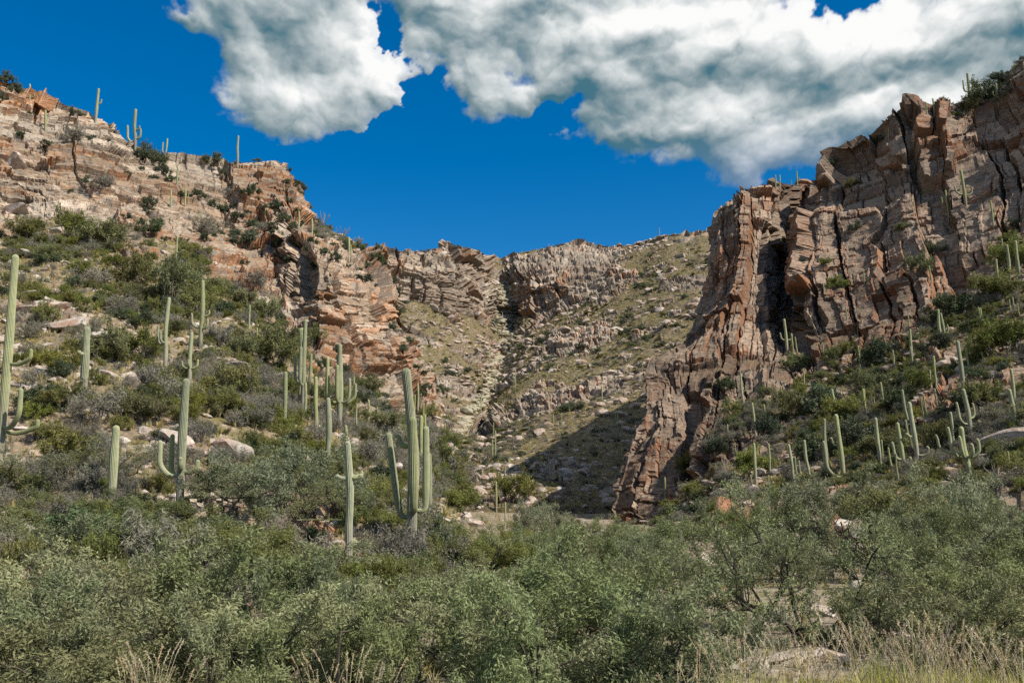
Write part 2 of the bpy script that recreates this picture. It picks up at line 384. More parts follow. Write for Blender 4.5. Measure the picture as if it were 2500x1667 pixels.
def terrain_mat(name, sc, pale, tan, rust, grey, soil, grass, rust_amt=.5, grass_amt=.5):
    m, T, b = new_mat(name)
    geo = T.node('ShaderNodeNewGeometry')
    pos = geo.outputs['Position']
    rock, blk, lay, blk2, meg = [T.attr(k) for k in ('rock', 'blk', 'lay', 'blk2', 'mega')]
    strat = T.v('MULTIPLY', pos, (1, 1, 5))
    vert = T.v('MULTIPLY', pos, (1, 1, .18))
    n_big = T.noise(pos, .10 / sc, 4, .55, .3)
    n_mid = T.noise(pos, .55 / sc, 5, .6, .4)
    n_str = T.noise(strat, .75 / sc, 6, .65, .3)
    n_ver = T.noise(vert, .9 / sc, 5, .6, .2)
    n_fin = T.noise(pos, 4.5 / sc, 5, .65)
    c = T.mix(T.rng(T.m('ADD', n_str, T.m('MULTIPLY', T.m('SUBTRACT', lay, .5), .25)), .43, .57), tan, pale)
    # iron staining: on some blocks and in vertical streaks
    rs = T.m('ADD', T.m('ADD', T.m('ADD', T.m('MULTIPLY', T.m('SUBTRACT', meg, .5), .34), T.m('MULTIPLY', T.m('SUBTRACT', blk2, .5), .22)), T.m('MULTIPLY', T.m('SUBTRACT', blk, .5), .22)),
             T.m('ADD', T.m('MULTIPLY', n_big, .9), T.m('MULTIPLY', n_ver, .55)))
    rs = T.rng(rs, 1.06 - rust_amt * .5, 1.30 - rust_amt * .5)
    sepn = T.n.new('ShaderNodeSeparateXYZ'); T.l.new(geo.outputs['Normal'], sepn.inputs[0])
    up = sepn.outputs[2]
    rs = T.m('MULTIPLY', rs, T.rng(up, .75, .35))
    c = T.mix(T.m('MULTIPLY', rs, .85), c, rust)
    # grey weathering and desert varnish
    c = T.mix(T.m('MULTIPLY', T.rng(n_mid, .50, .66), .75), c, grey)
    c = T.mix(T.m('MULTIPLY', T.rng(T.noise(vert, 1.7 / sc, 4, .6), .56, .70), .55), c, (grey[0] * .42, grey[1] * .38, grey[2] * .36))
    c = T.mix(1.0, c, T.rng(blk, 0, 1, .80, 1.18, False), 'MULTIPLY')
    c = T.mix(1.0, c, T.rng(T.m('FRACT', T.m('MULTIPLY', meg, 7.7)), 0, 1, .80, 1.14, False), 'MULTIPLY')
    c = T.mix(1.0, c, T.rng(n_fin, .25, .75, .74, 1.24, False), 'MULTIPLY')
    # soil, gravel and dry grass on the slopes
    g_n = T.noise(pos, .35 / sc, 6, .65, .5)
    s = T.mix(T.rng(g_n, .62 - .22 * grass_amt, .72 - .22 * grass_amt), soil, grass)
    grav = T.node('ShaderNodeTexVoronoi', {'Scale': 2.1 / sc, 'Randomness': 1.0})
    T.l.new(pos, grav.inputs['Vector'])
    spk = T.m('MULTIPLY', T.rng(grav.outputs['Distance'], .34, .22), T.rng(T.noise(pos, .8 / sc, 3), .46, .60))
    s = T.mix(T.m('MULTIPLY', spk, .8), s, (pale[0] * .95, pale[1] * .95, pale[2] * .95))
    tuft = T.noise(pos, 2.6 / sc, 4, .7)
    s = T.mix(1.0, s, T.rng(tuft, .3, .7, .55, 1.4, False), 'MULTIPLY')
    rmask = T.rng(T.m('ADD', rock, T.m('MULTIPLY', T.m('SUBTRACT', n_fin, .5), .5)), .3, .6)
    # flat ledges collect soil and grass
    led = T.m('MULTIPLY', T.rng(up, .72, .9), T.rng(n_mid, .42, .55))
    rmask = T.m('MULTIPLY', rmask, T.m('SUBTRACT', 1.0, T.m('MULTIPLY', led, .75)))
    c = T.mix(rmask, s, c)
    T.l.new(c, b.inputs['Base Color'])
    h = T.m('ADD', T.m('ADD', T.m('MULTIPLY', n_fin, .16), T.m('MULTIPLY', n_str, .45)), T.m('MULTIPLY', T.noise(pos, 1.6 / sc, 6, .7), .35))
    bump = T.node('ShaderNodeBump', {'Strength': .9, 'Distance': .55 * sc, 'Height': h})
    T.l.new(bump.outputs[0], b.inputs['Normal'])
    return m

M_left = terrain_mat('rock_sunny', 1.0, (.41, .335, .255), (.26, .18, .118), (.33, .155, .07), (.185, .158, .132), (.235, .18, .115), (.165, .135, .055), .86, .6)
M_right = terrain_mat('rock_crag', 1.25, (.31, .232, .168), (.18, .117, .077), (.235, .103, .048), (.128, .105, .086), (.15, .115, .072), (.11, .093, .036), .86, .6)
M_back = terrain_mat('rock_bowl', 2.2, (.36, .295, .225), (.225, .165, .118), (.28, .14, .072), (.185, .16, .135), (.165, .127, .075), (.135, .108, .048), .62, .75)
M_wash = terrain_mat('wash_ground', .8, (.44, .38, .32), (.34, .275, .21), (.33, .2, .12), (.28, .25, .225), (.25, .20, .14), (.18, .155, .075), .3, .5)

# ------------------------------------------------------------------ the land
left_o, left_P, left_A = landform('hillside', LEFT, 1.9, 1.9, dict(top=(0, 60, -14), side0=None, side1=(-7, 46, -6), sidecliff=.3),
    dict(scale=1.7, big=2.7, seed=3, dip=(.05, -.06), bed=1.0, soil_amp=.6, outcrop=.12, crackdepth=.5, tiltf=.7, layer=.22, warp=.6, block=.55, mega=(4.2, 3.0, 1.0), oc2=.38), M_left)
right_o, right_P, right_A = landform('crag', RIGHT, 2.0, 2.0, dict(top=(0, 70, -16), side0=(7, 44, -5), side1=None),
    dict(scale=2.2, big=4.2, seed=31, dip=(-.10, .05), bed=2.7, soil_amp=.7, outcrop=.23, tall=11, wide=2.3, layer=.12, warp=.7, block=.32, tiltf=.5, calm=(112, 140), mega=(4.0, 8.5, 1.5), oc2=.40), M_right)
back_o, back_P, back_A = landform('mountain', BACK, 1.8, 1.6, dict(top=(0, 160, -30), side0=None, side1=None),
    dict(scale=4.2, big=7.0, seed=55, dip=(.04, .02), bed=.8, soil_amp=2.2, outcrop=.10, tall=4.5, wide=2.0, layer=.3, warp=.6, mega=(3.0, 3.0, .6), oc2=.46, tiltf=.6), M_back)

def wash_height(x, y):
    ys = [-60, -5, 4, 14, 22, 32, 60, 110, 165, 260]
    zs = [-1.6, -1.7, -2.0, -3.0, -3.2, -2.6, -1.6, .1, 2.2, 6.0]
    z = np.interp(y, ys, zs)
    return z - .25 * np.sin(x * .13 + 1) * np.clip((y - 10) / 20, 0, 1)

gx = np.concatenate([np.linspace(-160, -45, 40), np.linspace(-44, 44, 260), np.linspace(45, 180, 45)])
gy = np.concatenate([np.linspace(-60, 6, 30), np.linspace(6.4, 60, 200), np.linspace(60.8, 200, 160)])
GX, GY = np.meshgrid(gx, gy)
GZ = wash_height(GX, GY)
GP = np.stack([GX, GY, GZ], -1)
GP[..., 2] += fbm(GP, 6.0, 5, .5, seed=201) * .22 + fbm(GP, 1.2, 3, .5, seed=211) * .05
gm = sstep(fbm(GP, 5.0, 4, seed=221), .25, .6) * .8
ground_o = grid_mesh('ground', GP, dict(rock=gm, blk=hsh((GX * 1.3).astype(int), (GY * 1.3).astype(int)), lay=gm * 0 + .5, blk2=gm * 0 + .4, mega=gm * 0 + .4, crk=gm * 0), M_wash)
far = 2500.0
fme = bpy.data.meshes.new('plain')
fme.from_pydata([(-far, -far, -9), (far, -far, -9), (far, far, -9), (-far, far, -9)], [], [(0, 1, 2, 3)])
fme.materials.append(M_wash)
plain = bpy.data.objects.new('plain', fme); COL.objects.link(plain); plain['kind'] = 'structure'
bpy.context.view_layer.update()

# ------------------------------------------------------------------ the sky: cumulus on a far dome
def worley(x, y, seed):
    xi = np.floor(x).astype(np.int64); yi = np.floor(y).astype(np.int64)
    best = np.full(x.shape, 9.0)
    for dx in (-1, 0, 1):
        for dy in (-1, 0, 1):
            cx = xi + dx; cy = yi + dy
            px = cx + hsh(cx, cy, seed); py = cy + hsh(cx, cy, seed + 1)
            best = np.minimum(best, (px - x) ** 2 + (py - y) ** 2)
    return np.sqrt(best)

def build_sky():
    RAD = 3200.0
    az = np.concatenate([np.linspace(-150, -30, 90)[:-1], np.linspace(-30, 30, 1150), np.linspace(30, 95, 60)[1:]])
    el = np.concatenate([np.linspace(6, 36, 640), np.linspace(36, 88, 90)[1:]])
    AZ, EL = np.meshgrid(np.radians(az), np.radians(el))
    # picture-independent coordinates on the sky: degrees
    X0 = np.degrees(AZ) * np.cos(EL) ; Y0 = np.degrees(EL)
    P2 = np.stack([X0, Y0, X0 * 0], -1)
    wx = fbm(P2, 5.0, 4, .5, seed=301); wy = fbm(P2, 5.0, 4, .5, seed=311)
    vx = fbm(P2, .9, 4, .55, seed=321); vy = fbm(P2, .9, 4, .55, seed=331)
    X = X0 + wx * .8 + vx * .30; Y = Y0 + wy * .7 + vy * .26
    def sky_xy(px, py):
        d = ray(px, py); d = d / np.linalg.norm(d)
        e = math.asin(d[2]); a = math.atan2(d[0], d[1])
        return math.degrees(a) * math.cos(e), math.degrees(e)
    K = math.degrees(1 / FPX)
    def blob(px, py, rx, ry=None, XX=None, YY=None):
        cx, cy = sky_xy(px, py); ry = ry or rx
        XX = X if XX is None else XX; YY = Y if YY is None else YY
        return 1 - np.sqrt(((XX - cx) / (rx * K)) ** 2 + ((YY - cy) / (ry * K)) ** 2)
    masses = [(640, 30, 150, 90), (620, 130, 70, 60), (700, 170, 140, 105), (800, 50, 200, 120), (830, 215, 120, 62), (950, 190, 85, 55), (1080, 50, 150, 110),
              (1190, 205, 95, 68), (1290, 230, 60, 36), (1300, 70, 230, 130), (1370, 160, 80, 90), (1520, 290, 125, 85),
              (1490, 170, 120, 80), (1680, 80, 260, 170), (1740, 290, 165, 110), (1800, 370, 90, 80), (1840, 420, 55, 40), (1960, 345, 120, 70), (1890, 375, 90, 50), (2030, 370, 90, 45),
              (2080, 320, 100, 70), (1930, 150, 230, 120), (2200, 150, 260, 140), (2350, 250, 240, 100), (2480, 90, 300, 200),
              (2800, 200, 400, 220), (1500, -160, 800, 180), (2300, -250, 600, 250), (800, -180, 420, 200), (470, 45, 55, 28), (530, 5, 60, 22), (2160, 0, 140, 90)]
    f = np.full(X.shape, -3.0)
    for q in masses:
        b = blob(*q)
        k = 9.0                                           # smooth union
        f = np.logaddexp(f * k, b * k) / k
    f = np.clip(f, -1.2, .45)
    hx = X0 + wx * 1.2 + vx * .8; hy = Y0 + wy * 1.0 + vy * .8
    for px, py, rx, ry, wt in [(975, 75, 66, 80, 1.0), (2040, 10, 110, 70, 1.2), (1085, 240, 80, 75, .8), (1365, 265, 70, 50, .8), (2110, 262, 80, 26, .5)]:
        b = blob(px, py, rx, ry, hx, hy)
        f = f - np.clip(b + .25, 0, 1) * wt
    # elsewhere in the sky the same broken cumulus
    g = fbm(P2, 26.0, 3, .5, seed=341) - .12 + np.clip((Y0 - 25) / 60, -.5, .15)
    out = np.clip(sstep(np.abs(np.degrees(AZ)), 29, 42) + sstep(Y0, 36, 44), 0, 1)
    f = f * (1 - out) + np.maximum(g * .9, -.4) * out
    # billows: rounded bumps of many sizes, broken up by turbulence
    pu = 0; a = 1; sc = 3.1; tot = 0
    for o in range(6):
        tx = fbm(P2, sc * .9, 3, .5, seed=401 + o * 7) * sc * .22; ty = fbm(P2, sc * .9, 3, .5, seed=441 + o * 7) * sc * .22
        wv = worley((X + tx) / sc + o * 7.3, (Y + ty) * 1.2 / sc + o * 3.1, 351 + o * 3)
        pu = pu + a * (1 - np.clip(wv * wv * 1.25, 0, 1)); tot += a
        a *= .60; sc *= .5
    pu = pu / tot - .55
    fine = fbm(P2, 1.2, 6, .6, seed=371)
    wisp = fbm(np.stack([X0 * .7, Y0, X0 * 0], -1), 3.2, 7, .58, seed=381)
    h = f + pu * .72 + wisp * .42 + .03
    crisp = sstep(fbm(P2, 5.0, 3, seed=391) , -.35, .45)
    alpha = sstep(h, -.05 * (1 - crisp), .05 + .26 * (1 - crisp))
    alpha = alpha * (.86 + .14 * sstep(h, .1, .5))
    def soften(A, sig):
        fy = np.fft.fftfreq(A.shape[0])[:, None]; fx = np.fft.rfftfreq(A.shape[1])[None]
        pad = A
        return np.fft.irfft2(np.fft.rfft2(pad) * np.exp(-2 * (math.pi * sig) ** 2 * (fx ** 2 + fy ** 2)), A.shape)
    hh = np.clip(h, -.25, 1.0)
    dX = .0521; dY = .047
    lam = 0
    for sig, wt in ((1.2, .10), (3.0, .15), (8.0, .20), (22.0, .28)):
        B = soften(hh, sig)
        gx_ = np.gradient(B, axis=1) / dX; gy_ = np.gradient(B, axis=0) / dY
        k = sig * .10 + .15
        lam = lam + wt * np.tanh((-gx_ * .45 - gy_ * .9) * k * 2.2)
    core = np.full(X.shape, -1.0)
    cX, cY = X0 + wx * 2.0 + vx * .3, Y0 + wy * 1.1 + vy * .3
    for px, py, rx, ry in [(700, 30, 190, 80), (1240, 80, 120, 60), (1700, 195, 330, 62), (2150, 205, 330, 34), (1480, 215, 80, 36),
                           (2490, 110, 190, 100), (1540, 110, 150, 40), (2330, 140, 130, 24), (800, 120, 130, 50), (1760, 350, 120, 34), (1530, 362, 100, 22), (1300, 20, 160, 30)]:
        core = np.maximum(core, blob(px, py, rx * 1.35, ry * 1.5, cX, cY))
    core = np.where(out > .5, fbm(P2, 14.0, 3, seed=395) * .8, core)
    dark = sstep(core + wisp * .30 + fine * .05, -.05, .95)
    thin = sstep(h, .0, .30)
    lit = .64 + lam * 1.15 + pu * .62 + fine * .10 - dark * .38 + wisp * .20 + (1 - thin) * .02  # sunlit and shaded sides of the billows, put into the cloud colour
    lit = np.clip(lit, 0, 1)
    keys = np.array([0, .25, .5, .75, 1.0])
    cols = np.array([(.06, .17, .23), (.20, .285, .32), (.42, .485, .505), (.70, .735, .735), (.96, .965, .95)])
    low = sstep(Y0, 22.5, 18.0) * sstep(np.degrees(AZ), 5, 12)           # the lower banks far off take the blue of the air
    C = np.stack([np.interp(lit, keys, cols[:, k]) for k in range(3)], -1)
    C = C * (1 - .5 * low[..., None]) + .5 * low[..., None] * np.array([.16, .27, .52])
    D = np.stack([np.sin(AZ) * np.cos(EL), np.cos(AZ) * np.cos(EL), np.sin(EL)], -1) * RAD
    nv, nu = AZ.shape
    idx = np.arange(nv * nu, dtype=np.int32).reshape(nv, nu)
    quads = np.stack([idx[:-1, :-1], idx[:-1, 1:], idx[1:, 1:], idx[1:, :-1]], -1).reshape(-1, 4)
    keep = alpha.ravel()[quads].max(1) > .002
    quads = quads[keep]
    used = np.unique(quads)
    remap = np.zeros(nv * nu, np.int32); remap[used] = np.arange(len(used))
    quads = remap[quads]
    me = bpy.data.meshes.new('sky')
    me.vertices.add(len(used)); me.loops.add(quads.size); me.polygons.add(len(quads))
    me.vertices.foreach_set('co', D.reshape(-1, 3)[used].astype(np.float32).ravel())
    me.loops.foreach_set('vertex_index', quads.ravel())
    me.polygons.foreach_set('loop_start', np.arange(0, quads.size, 4, dtype=np.int32))
    ca = me.attributes.new('cloud', 'FLOAT_COLOR', 'POINT')
    ca.data.foreach_set('color', np.concatenate([C, alpha[..., None]], -1).reshape(-1, 4)[used].astype(np.float32).ravel())
    me.update(calc_edges=True)
    m = bpy.data.materials.new('cumulus'); m.use_nodes = True
    m.cycles.emission_sampling = 'NONE'
    T = NT(m.node_tree); T.n.clear()
    o = T.node('ShaderNodeOutputMaterial')
    an = T.node('ShaderNodeAttribute', attribute_name='cloud')
    em = T.node('ShaderNodeEmission', {'Color': an.outputs['Color'], 'Strength': .74})
    tr = T.node('ShaderNodeBsdfTransparent')
    mx = T.node('ShaderNodeMixShader', {0: an.outputs['Alpha'], 1: tr.outputs[0], 2: em.outputs[0]})
    T.l.new(mx.outputs[0], o.inputs[0])
    me.materials.append(m)
    ob = bpy.data.objects.new('sky', me); COL.objects.link(ob)
    ob['kind'] = 'structure'
build_sky()

# ------------------------------------------------------------------ helpers for things
CENT = 'group'
def tag(o, label, cat, group=None):
    o['label'] = label; o['category'] = cat
    if group: o['group'] = group
    return o

def empty(name, loc):
    o = bpy.data.objects.new(name, None)
    o.empty_display_size = .2
    COL.objects.link(o)
    o.location = loc
    return o

def mesh_np(name, V, F, mat, smooth=False, attrs=None):
    """F: (n, k) array of equal-sized faces"""
    V = np.asarray(V, np.float32); F = np.asarray(F, np.int32)
    me = bpy.data.meshes.new(name)
    n, k = F.shape
    me.vertices.add(len(V)); me.loops.add(n * k); me.polygons.add(n)
    me.vertices.foreach_set('co', V.ravel())
    me.loops.foreach_set('vertex_index', F.ravel())
    me.polygons.foreach_set('loop_start', np.arange(0, n * k, k, dtype=np.int32))
    me.polygons.foreach_set('use_smooth', np.full(n, smooth))
    for kk, a in (attrs or {}).items():
        q = me.attributes.new(kk, 'FLOAT', 'POINT'); q.data.foreach_set('value', np.asarray(a, np.float32).ravel())
    me.update(calc_edges=True)
    me.materials.append(mat)
    return me

def link(name, me, parent=None, loc=None):
    o = bpy.data.objects.new(name, me)
    COL.objects.link(o)
    if parent is not None: o.parent = parent
    if loc is not None: o.location = loc
    return o

LANDS = [ground_o, left_o, right_o, back_o]
def sight(px, py):
    """first point of the land on a sight line"""
    d = Vector(ray(px, py)).normalized()
    best = None
    for o in LANDS:
        ok, loc, nrm, _ = o.ray_cast(Vector((0, 0, 0)), d, distance=3000)
        if ok and (best is None or loc.length < best.length): best = loc.copy()
    return best

def drop(x, y, lands=LANDS):
    best = None
    for o in lands:
        ok, loc, nrm, _ = o.ray_cast(Vector((x, y, 400)), Vector((0, 0, -1)), distance=900)
        if ok and (best is None or loc.z > best.z): best = loc.copy()
    return best if best is not None else Vector((x, y, -3))

def stand(px, py):
    p = sight(px, py)
    k = 0
    while p is None and k < 40:                         # just above the skyline: step down to it
        k += 1; p = sight(px, py + 2.0 * k)
    return p if p is not None else Vector(at(px, py, 100))

# ------------------------------------------------------------------ plant materials
def leaf_mat(name, c1, c2, trans=.25, var=.25):
    m, T, b = new_mat(name)
    oi = T.node('ShaderNodeObjectInfo')
    geo = T.node('ShaderNodeNewGeometry')
    n = T.noise(geo.outputs['Position'], 1.3, 3, .6)
    isl = geo.outputs['Random Per Island']
    f = T.m('ADD', T.m('MULTIPLY', n, .8), T.m('MULTIPLY', T.m('SUBTRACT', isl, .5), .7), clamp=True)
    c = T.mix(f, c1, c2)
    hs = T.node('ShaderNodeHueSaturation', {'Hue': T.rng(oi.outputs['Random'], 0, 1, .5 - .02, .5 + .025, False), 'Saturation': T.rng(T.m('FRACT', T.m('MULTIPLY', oi.outputs['Random'], 7.3)), 0, 1, .8, 1.15, False),
                 'Value': T.rng(T.m('FRACT', T.m('MULTIPLY', oi.outputs['Random'], 13.7)), 0, 1, 1 - var, 1 + var, False), 'Color': c})
    T.l.new(hs.outputs[0], b.inputs['Base Color'])
    b.inputs['Roughness'].default_value = .6
    if trans > 0:
        tr = T.node('ShaderNodeBsdfTranslucent', {'Color': hs.outputs[0]})
        mx = T.node('ShaderNodeMixShader', {0: trans, 1: b.outputs[0], 2: tr.outputs[0]})
        T.l.new(mx.outputs[0], m.node_tree.nodes['Material Output'].inputs[0])
    return m

def bark_mat(name, c1, c2):
    m, T, b = new_mat(name)
    geo = T.node('ShaderNodeNewGeometry')
    T.l.new(T.mix(T.noise(geo.outputs['Position'], 9.0, 5, .6), c1, c2), b.inputs['Base Color'])
    return m

M_mesq = leaf_mat('mesquite_leaf', (.155, .175, .078), (.325, .335, .175), .32)
M_mesq2 = leaf_mat('mesquite_leaf_yellow', (.145, .165, .05), (.29, .285, .11), .3)
M_green = leaf_mat('creosote_leaf', (.125, .135, .035), (.25, .24, .08), .28)
M_dark = leaf_mat('jojoba_leaf', (.055, .075, .035), (.12, .135, .07), .12)
M_grey = leaf_mat('bursage_leaf', (.15, .14, .10), (.28, .25, .19), .1)
M_dry = leaf_mat('dry_grass', (.37, .30, .115), (.57, .48, .24), .25)
M_lush = leaf_mat('yellow_grass', (.29, .29, .06), (.55, .50, .16), .35)
M_plume = leaf_mat('grass_plume', (.42, .33, .20), (.58, .48, .32), .2)
M_bark = bark_mat('mesquite_bark', (.030, .024, .020), (.095, .078, .062))
M_twig = bark_mat('grey_twig', (.10, .085, .07), (.24, .21, .18))

# ------------------------------------------------------------------ plant geometry
def tubes(lines, sides=5):
    """lines: list of (points (n,3), radii (n)); one vertex array"""
    V = []; F = []; off = 0
    ang = np.arange(sides) * 2 * math.pi / sides
    for pts, rad in lines:
        pts = np.asarray(pts, float); rad = np.asarray(rad, float); n = len(pts)
        t = np.gradient(pts, axis=0); t /= np.linalg.norm(t, axis=1, keepdims=True) + 1e-9
        ref = np.where(np.abs(t[:, 2:3]) > .9, np.array([[1., 0, 0]]), np.array([[0., 0, 1]]))
        a = np.cross(t, ref); a /= np.linalg.norm(a, axis=1, keepdims=True) + 1e-9
        b = np.cross(t, a)
        ring = pts[:, None] + rad[:, None, None] * (np.cos(ang)[None, :, None] * a[:, None] + np.sin(ang)[None, :, None] * b[:, None])
        V.append(ring.reshape(-1, 3))
        i = np.arange(n - 1)[:, None] * sides + np.arange(sides)[None]
        j = np.arange(n - 1)[:, None] * sides + (np.arange(sides)[None] + 1) % sides
        F.append((np.stack([i, j, j + sides, i + sides], -1) + off).reshape(-1, 4))
        off += n * sides
    return np.concatenate(V), np.concatenate(F)

def leaves(cen, dirs, length, width, rs):
    """a rhombus per leaf"""
    n = len(cen)
    dirs = dirs / (np.linalg.norm(dirs, axis=1, keepdims=True) + 1e-9)
    rnd = rs.normal(size=(n, 3))
    side = np.cross(dirs, rnd); side /= np.linalg.norm(side, axis=1, keepdims=True) + 1e-9
    L = np.asarray(length).reshape(-1, 1); W = np.asarray(width).reshape(-1, 1)
    V = np.stack([cen - dirs * L * .5, cen + side * W * .5, cen + dirs * L * .5, cen - side * W * .5], 1).reshape(-1, 3)
    return V, np.arange(n * 4).reshape(n, 4)

def grow(rs, p, d, length, rad, level, maxlev, spread, lift, lines, tips, kids=(3, 4), seg=4):
    pts = [p]; q = p.copy(); dd = d.copy()
    for k in range(seg):
        dd = dd + rs.normal(size=3) * .22 + np.array([0, 0, lift]) * .25
        dd /= np.linalg.norm(dd)
        q = q + dd * length / seg
        pts.append(q.copy())
    rr = np.linspace(rad, rad * .55, seg + 1)
    lines.append((pts, rr))
    if level >= maxlev - 1:
        tips.append(np.array(pts))
    if level == maxlev:
        return
    for k in range(rs.randint(kids[0], kids[1] + 1)):
        i = rs.randint(2, seg + 1)
        nd = dd * .7 + rs.normal(size=3) * spread
        nd[2] += lift * .4
        nd /= np.linalg.norm(nd)
        grow(rs, pts[i].copy(), nd, length * rs.uniform(.5, .72), rad * .55, level + 1, maxlev, spread, lift, lines, tips, kids, seg)

def make_tree(seed, stems, length, maxlev, spread, lift, per_tip, leaf_l, leaf_w, jitter, rad=.07, tilt=(.5, 1.1), droop=-.3, kids=(3, 4)):
    rs = np.random.RandomState(seed)
    lines = []; tips = []
    for k in range(stems):
        a = (k + rs.uniform(-.3, .3)) * 2 * math.pi / stems
        tl = rs.uniform(*tilt)
        d = np.array([math.cos(a) * math.sin(tl), math.sin(a) * math.sin(tl), math.cos(tl)])
        grow(rs, np.array([math.cos(a) * .08, math.sin(a) * .08, -.15]), d, length * rs.uniform(.8, 1.2), rad, 0, maxlev, spread, lift, lines, tips, kids)
    cen = []; dr = []
    for t in tips:
        f = rs.uniform(.0, 1.05, per_tip) * (len(t) - 1)
        i = np.clip(f.astype(int), 0, len(t) - 2)
        c = t[i] + (t[i + 1] - t[i]) * (f - i)[:, None] + rs.normal(size=(per_tip, 3)) * jitter
        cen.append(c)
        o = rs.normal(size=(per_tip, 3)) * .75 + (t[-1] - t[0])[None] * .6; o[:, 2] += droop
        dr.append(o)
    cen = np.concatenate(cen); dr = np.concatenate(dr)
    cen[:, 2] = np.maximum(cen[:, 2], .05)
    n = len(cen)
    LV, LF = leaves(cen, dr, leaf_l * rs.uniform(.6, 1.3, n), leaf_w * rs.uniform(.7, 1.3, n), rs)
    BV, BF = tubes(lines, 4)
    ext = np.percentile(np.abs(cen[:, :2]), 97), np.percentile(cen[:, 2], 99)
    return (LV, LF), (BV, BF), ext

PROTO = {}
def proto(key, leafm, barkm, **kw):
    (LV, LF), (BV, BF), ext = make_tree(**kw)
    LV = LV / np.array([ext[0], ext[0], ext[1]]); BV = BV / np.array([ext[0], ext[0], ext[1]])   # unit radius, unit height
    PROTO[key] = (mesh_np(key + '_crown', LV, LF, leafm), mesh_np(key + '_trunk', BV, BF, barkm))

for k in range(4):
    proto('mesquite%d' % k, M_mesq, M_bark, seed=100 + k, stems=6, length=1.25, maxlev=4, spread=.62, lift=.22, per_tip=34, leaf_l=.088, leaf_w=.022, jitter=.06, rad=.035, tilt=(.35, 1.25), droop=-.25, kids=(2, 4))
proto('mesquite4', M_mesq2, M_bark, seed=120, stems=6, length=1.2, maxlev=4, spread=.6, lift=.25, per_tip=32, leaf_l=.080, leaf_w=.022, jitter=.06, rad=.03, tilt=(.3, 1.1), droop=-.1, kids=(2, 4))
proto('mesquite5', M_mesq, M_bark, seed=131, stems=5, length=1.5, maxlev=4, spread=.6, lift=.2, per_tip=18, leaf_l=.085, leaf_w=.021, jitter=.055, rad=.05, tilt=(.5, 1.25), droop=-.2, kids=(2, 4))
for k in range(3):
    proto('green%d' % k, M_green, M_twig, seed=200 + k, stems=9, length=.75, maxlev=3, spread=.42, lift=.55, per_tip=9, leaf_l=.15, leaf_w=.030, jitter=.05, rad=.02, tilt=(.15, 1.15), droop=.55, kids=(3, 4))
for k in range(2):
    proto('grey%d' % k, M_grey, M_twig, seed=220 + k, stems=9, length=.7, maxlev=3, spread=.6, lift=.3, per_tip=5, leaf_l=.14, leaf_w=.022, jitter=.05, rad=.022, tilt=(.2, 1.25), droop=.1, kids=(3, 4))
for k in range(2):
    proto('dark%d' % k, M_dark, M_bark, seed=240 + k, stems=7, length=.75, maxlev=3, spread=.55, lift=.3, per_tip=11, leaf_l=.12, leaf_w=.04, jitter=.06, rad=.03, tilt=(.2, 1.2), droop=.1, kids=(3, 4))

rnd = random.Random(11)
def plant(kind, p, radius, height, name, label, cat, group, tilt=0):
    t = empty(name, p)
    t.rotation_euler = (rnd.uniform(-tilt, tilt), rnd.uniform(-tilt, tilt), rnd.uniform(0, 6.28))
    t.scale = (radius, radius * rnd.uniform(.88, 1.12), height)
    c, b = PROTO[kind]
    link('crown', c, t); link('trunk', b, t)
    tag(t, label, cat, group)
    return t

# ---- mesquites of the wash: (photo column, row of the top, distance, crown radius)
FRONT = [(-60,1420,17,2.3),(170,1440,16,2.0),(400,1470,17,1.9),(640,1430,19,2.2),(860,1480,17,2.0),(1060,1440,18.5,2.2),(1290,1410,18,2.3),(1500,1420,18.5,2.2),(1650,1450,20,1.7),
         (40,1330,22,2.5),(300,1330,22,2.5),(545,1310,23,2.6),(760,1380,23,2.0),(930,1425,25,1.9),(1130,1380,24,2.2),(1350,1320,23,2.6),(1550,1330,25,2.0)]
MID = [(-40,1200,30,3.0),(150,1230,31,2.6),(300,1250,30,2.4),(640,1300,30,2.4),(700,1075,41,3.4),(590,1130,40,2.6),(800,1150,40,2.2),(880,1395,30,1.8),(1090,1375,32,1.8),(1240,1330,34,2.2),
       (1430,1290,38,2.4),(1250,1262,62,2.6),(1150,1290,46,2.0),(1340,1290,48,2.4),(1480,1300,46,2.2),(1300,1240,70,2.4),(1590,1300,42,2.2),(1330,1225,75,2.6),(1450,1262,60,2.2),(1555,1292,52,2.0),(1500,1272,84,2.4),(1430,1258,96,2.4),(1580,1285,76,2.0),(120,1060,42,2.8),(240,1080,42,2.4)]
YEL = [(410,1225,33,2.5),(500,1245,32,2.2),(345,1200,37,2.0),(1190,1300,46,2.0),(1170,1285,54,2.3),(1265,1278,58,2.2),(560,1255,31,2.0)]
RIGHTT = [(1780,1290,44,2.6),(1650,1245,55,2.6),(2050,1155,53,3.3),(2200,1150,50,3.4),(2350,1160,47,3.3),(2480,1185,44,3.2),(2590,1230,40,3.2),(1910,1165,58,3.0),
          (2290,1225,40,2.8),(2130,1235,42,2.6),(2420,1290,36,2.6),(2190,1330,27,2.5),(2340,1360,25,2.4),(2500,1420,22,2.4),(1830,1210,56,2.4),(2250,1420,22,1.9)]
def mesquite_at(px, tpy, Y, rad, kinds, label, group):
    top = at(px, tpy, Y)
    g = drop(top[0], Y)
    h = max(.9, top[2] - g.z)
    plant(rnd.choice(kinds), (g.x, g.y, g.z - .05), rad, h, 'mesquite_tree', label, 'tree', group)
MQ = ['mesquite0', 'mesquite1', 'mesquite2', 'mesquite3']
for q in FRONT: mesquite_at(*q, MQ + ['mesquite4'], 'low feathery grey-green mesquite in the dense thicket along the dry wash', 'mesquite thicket in the wash')
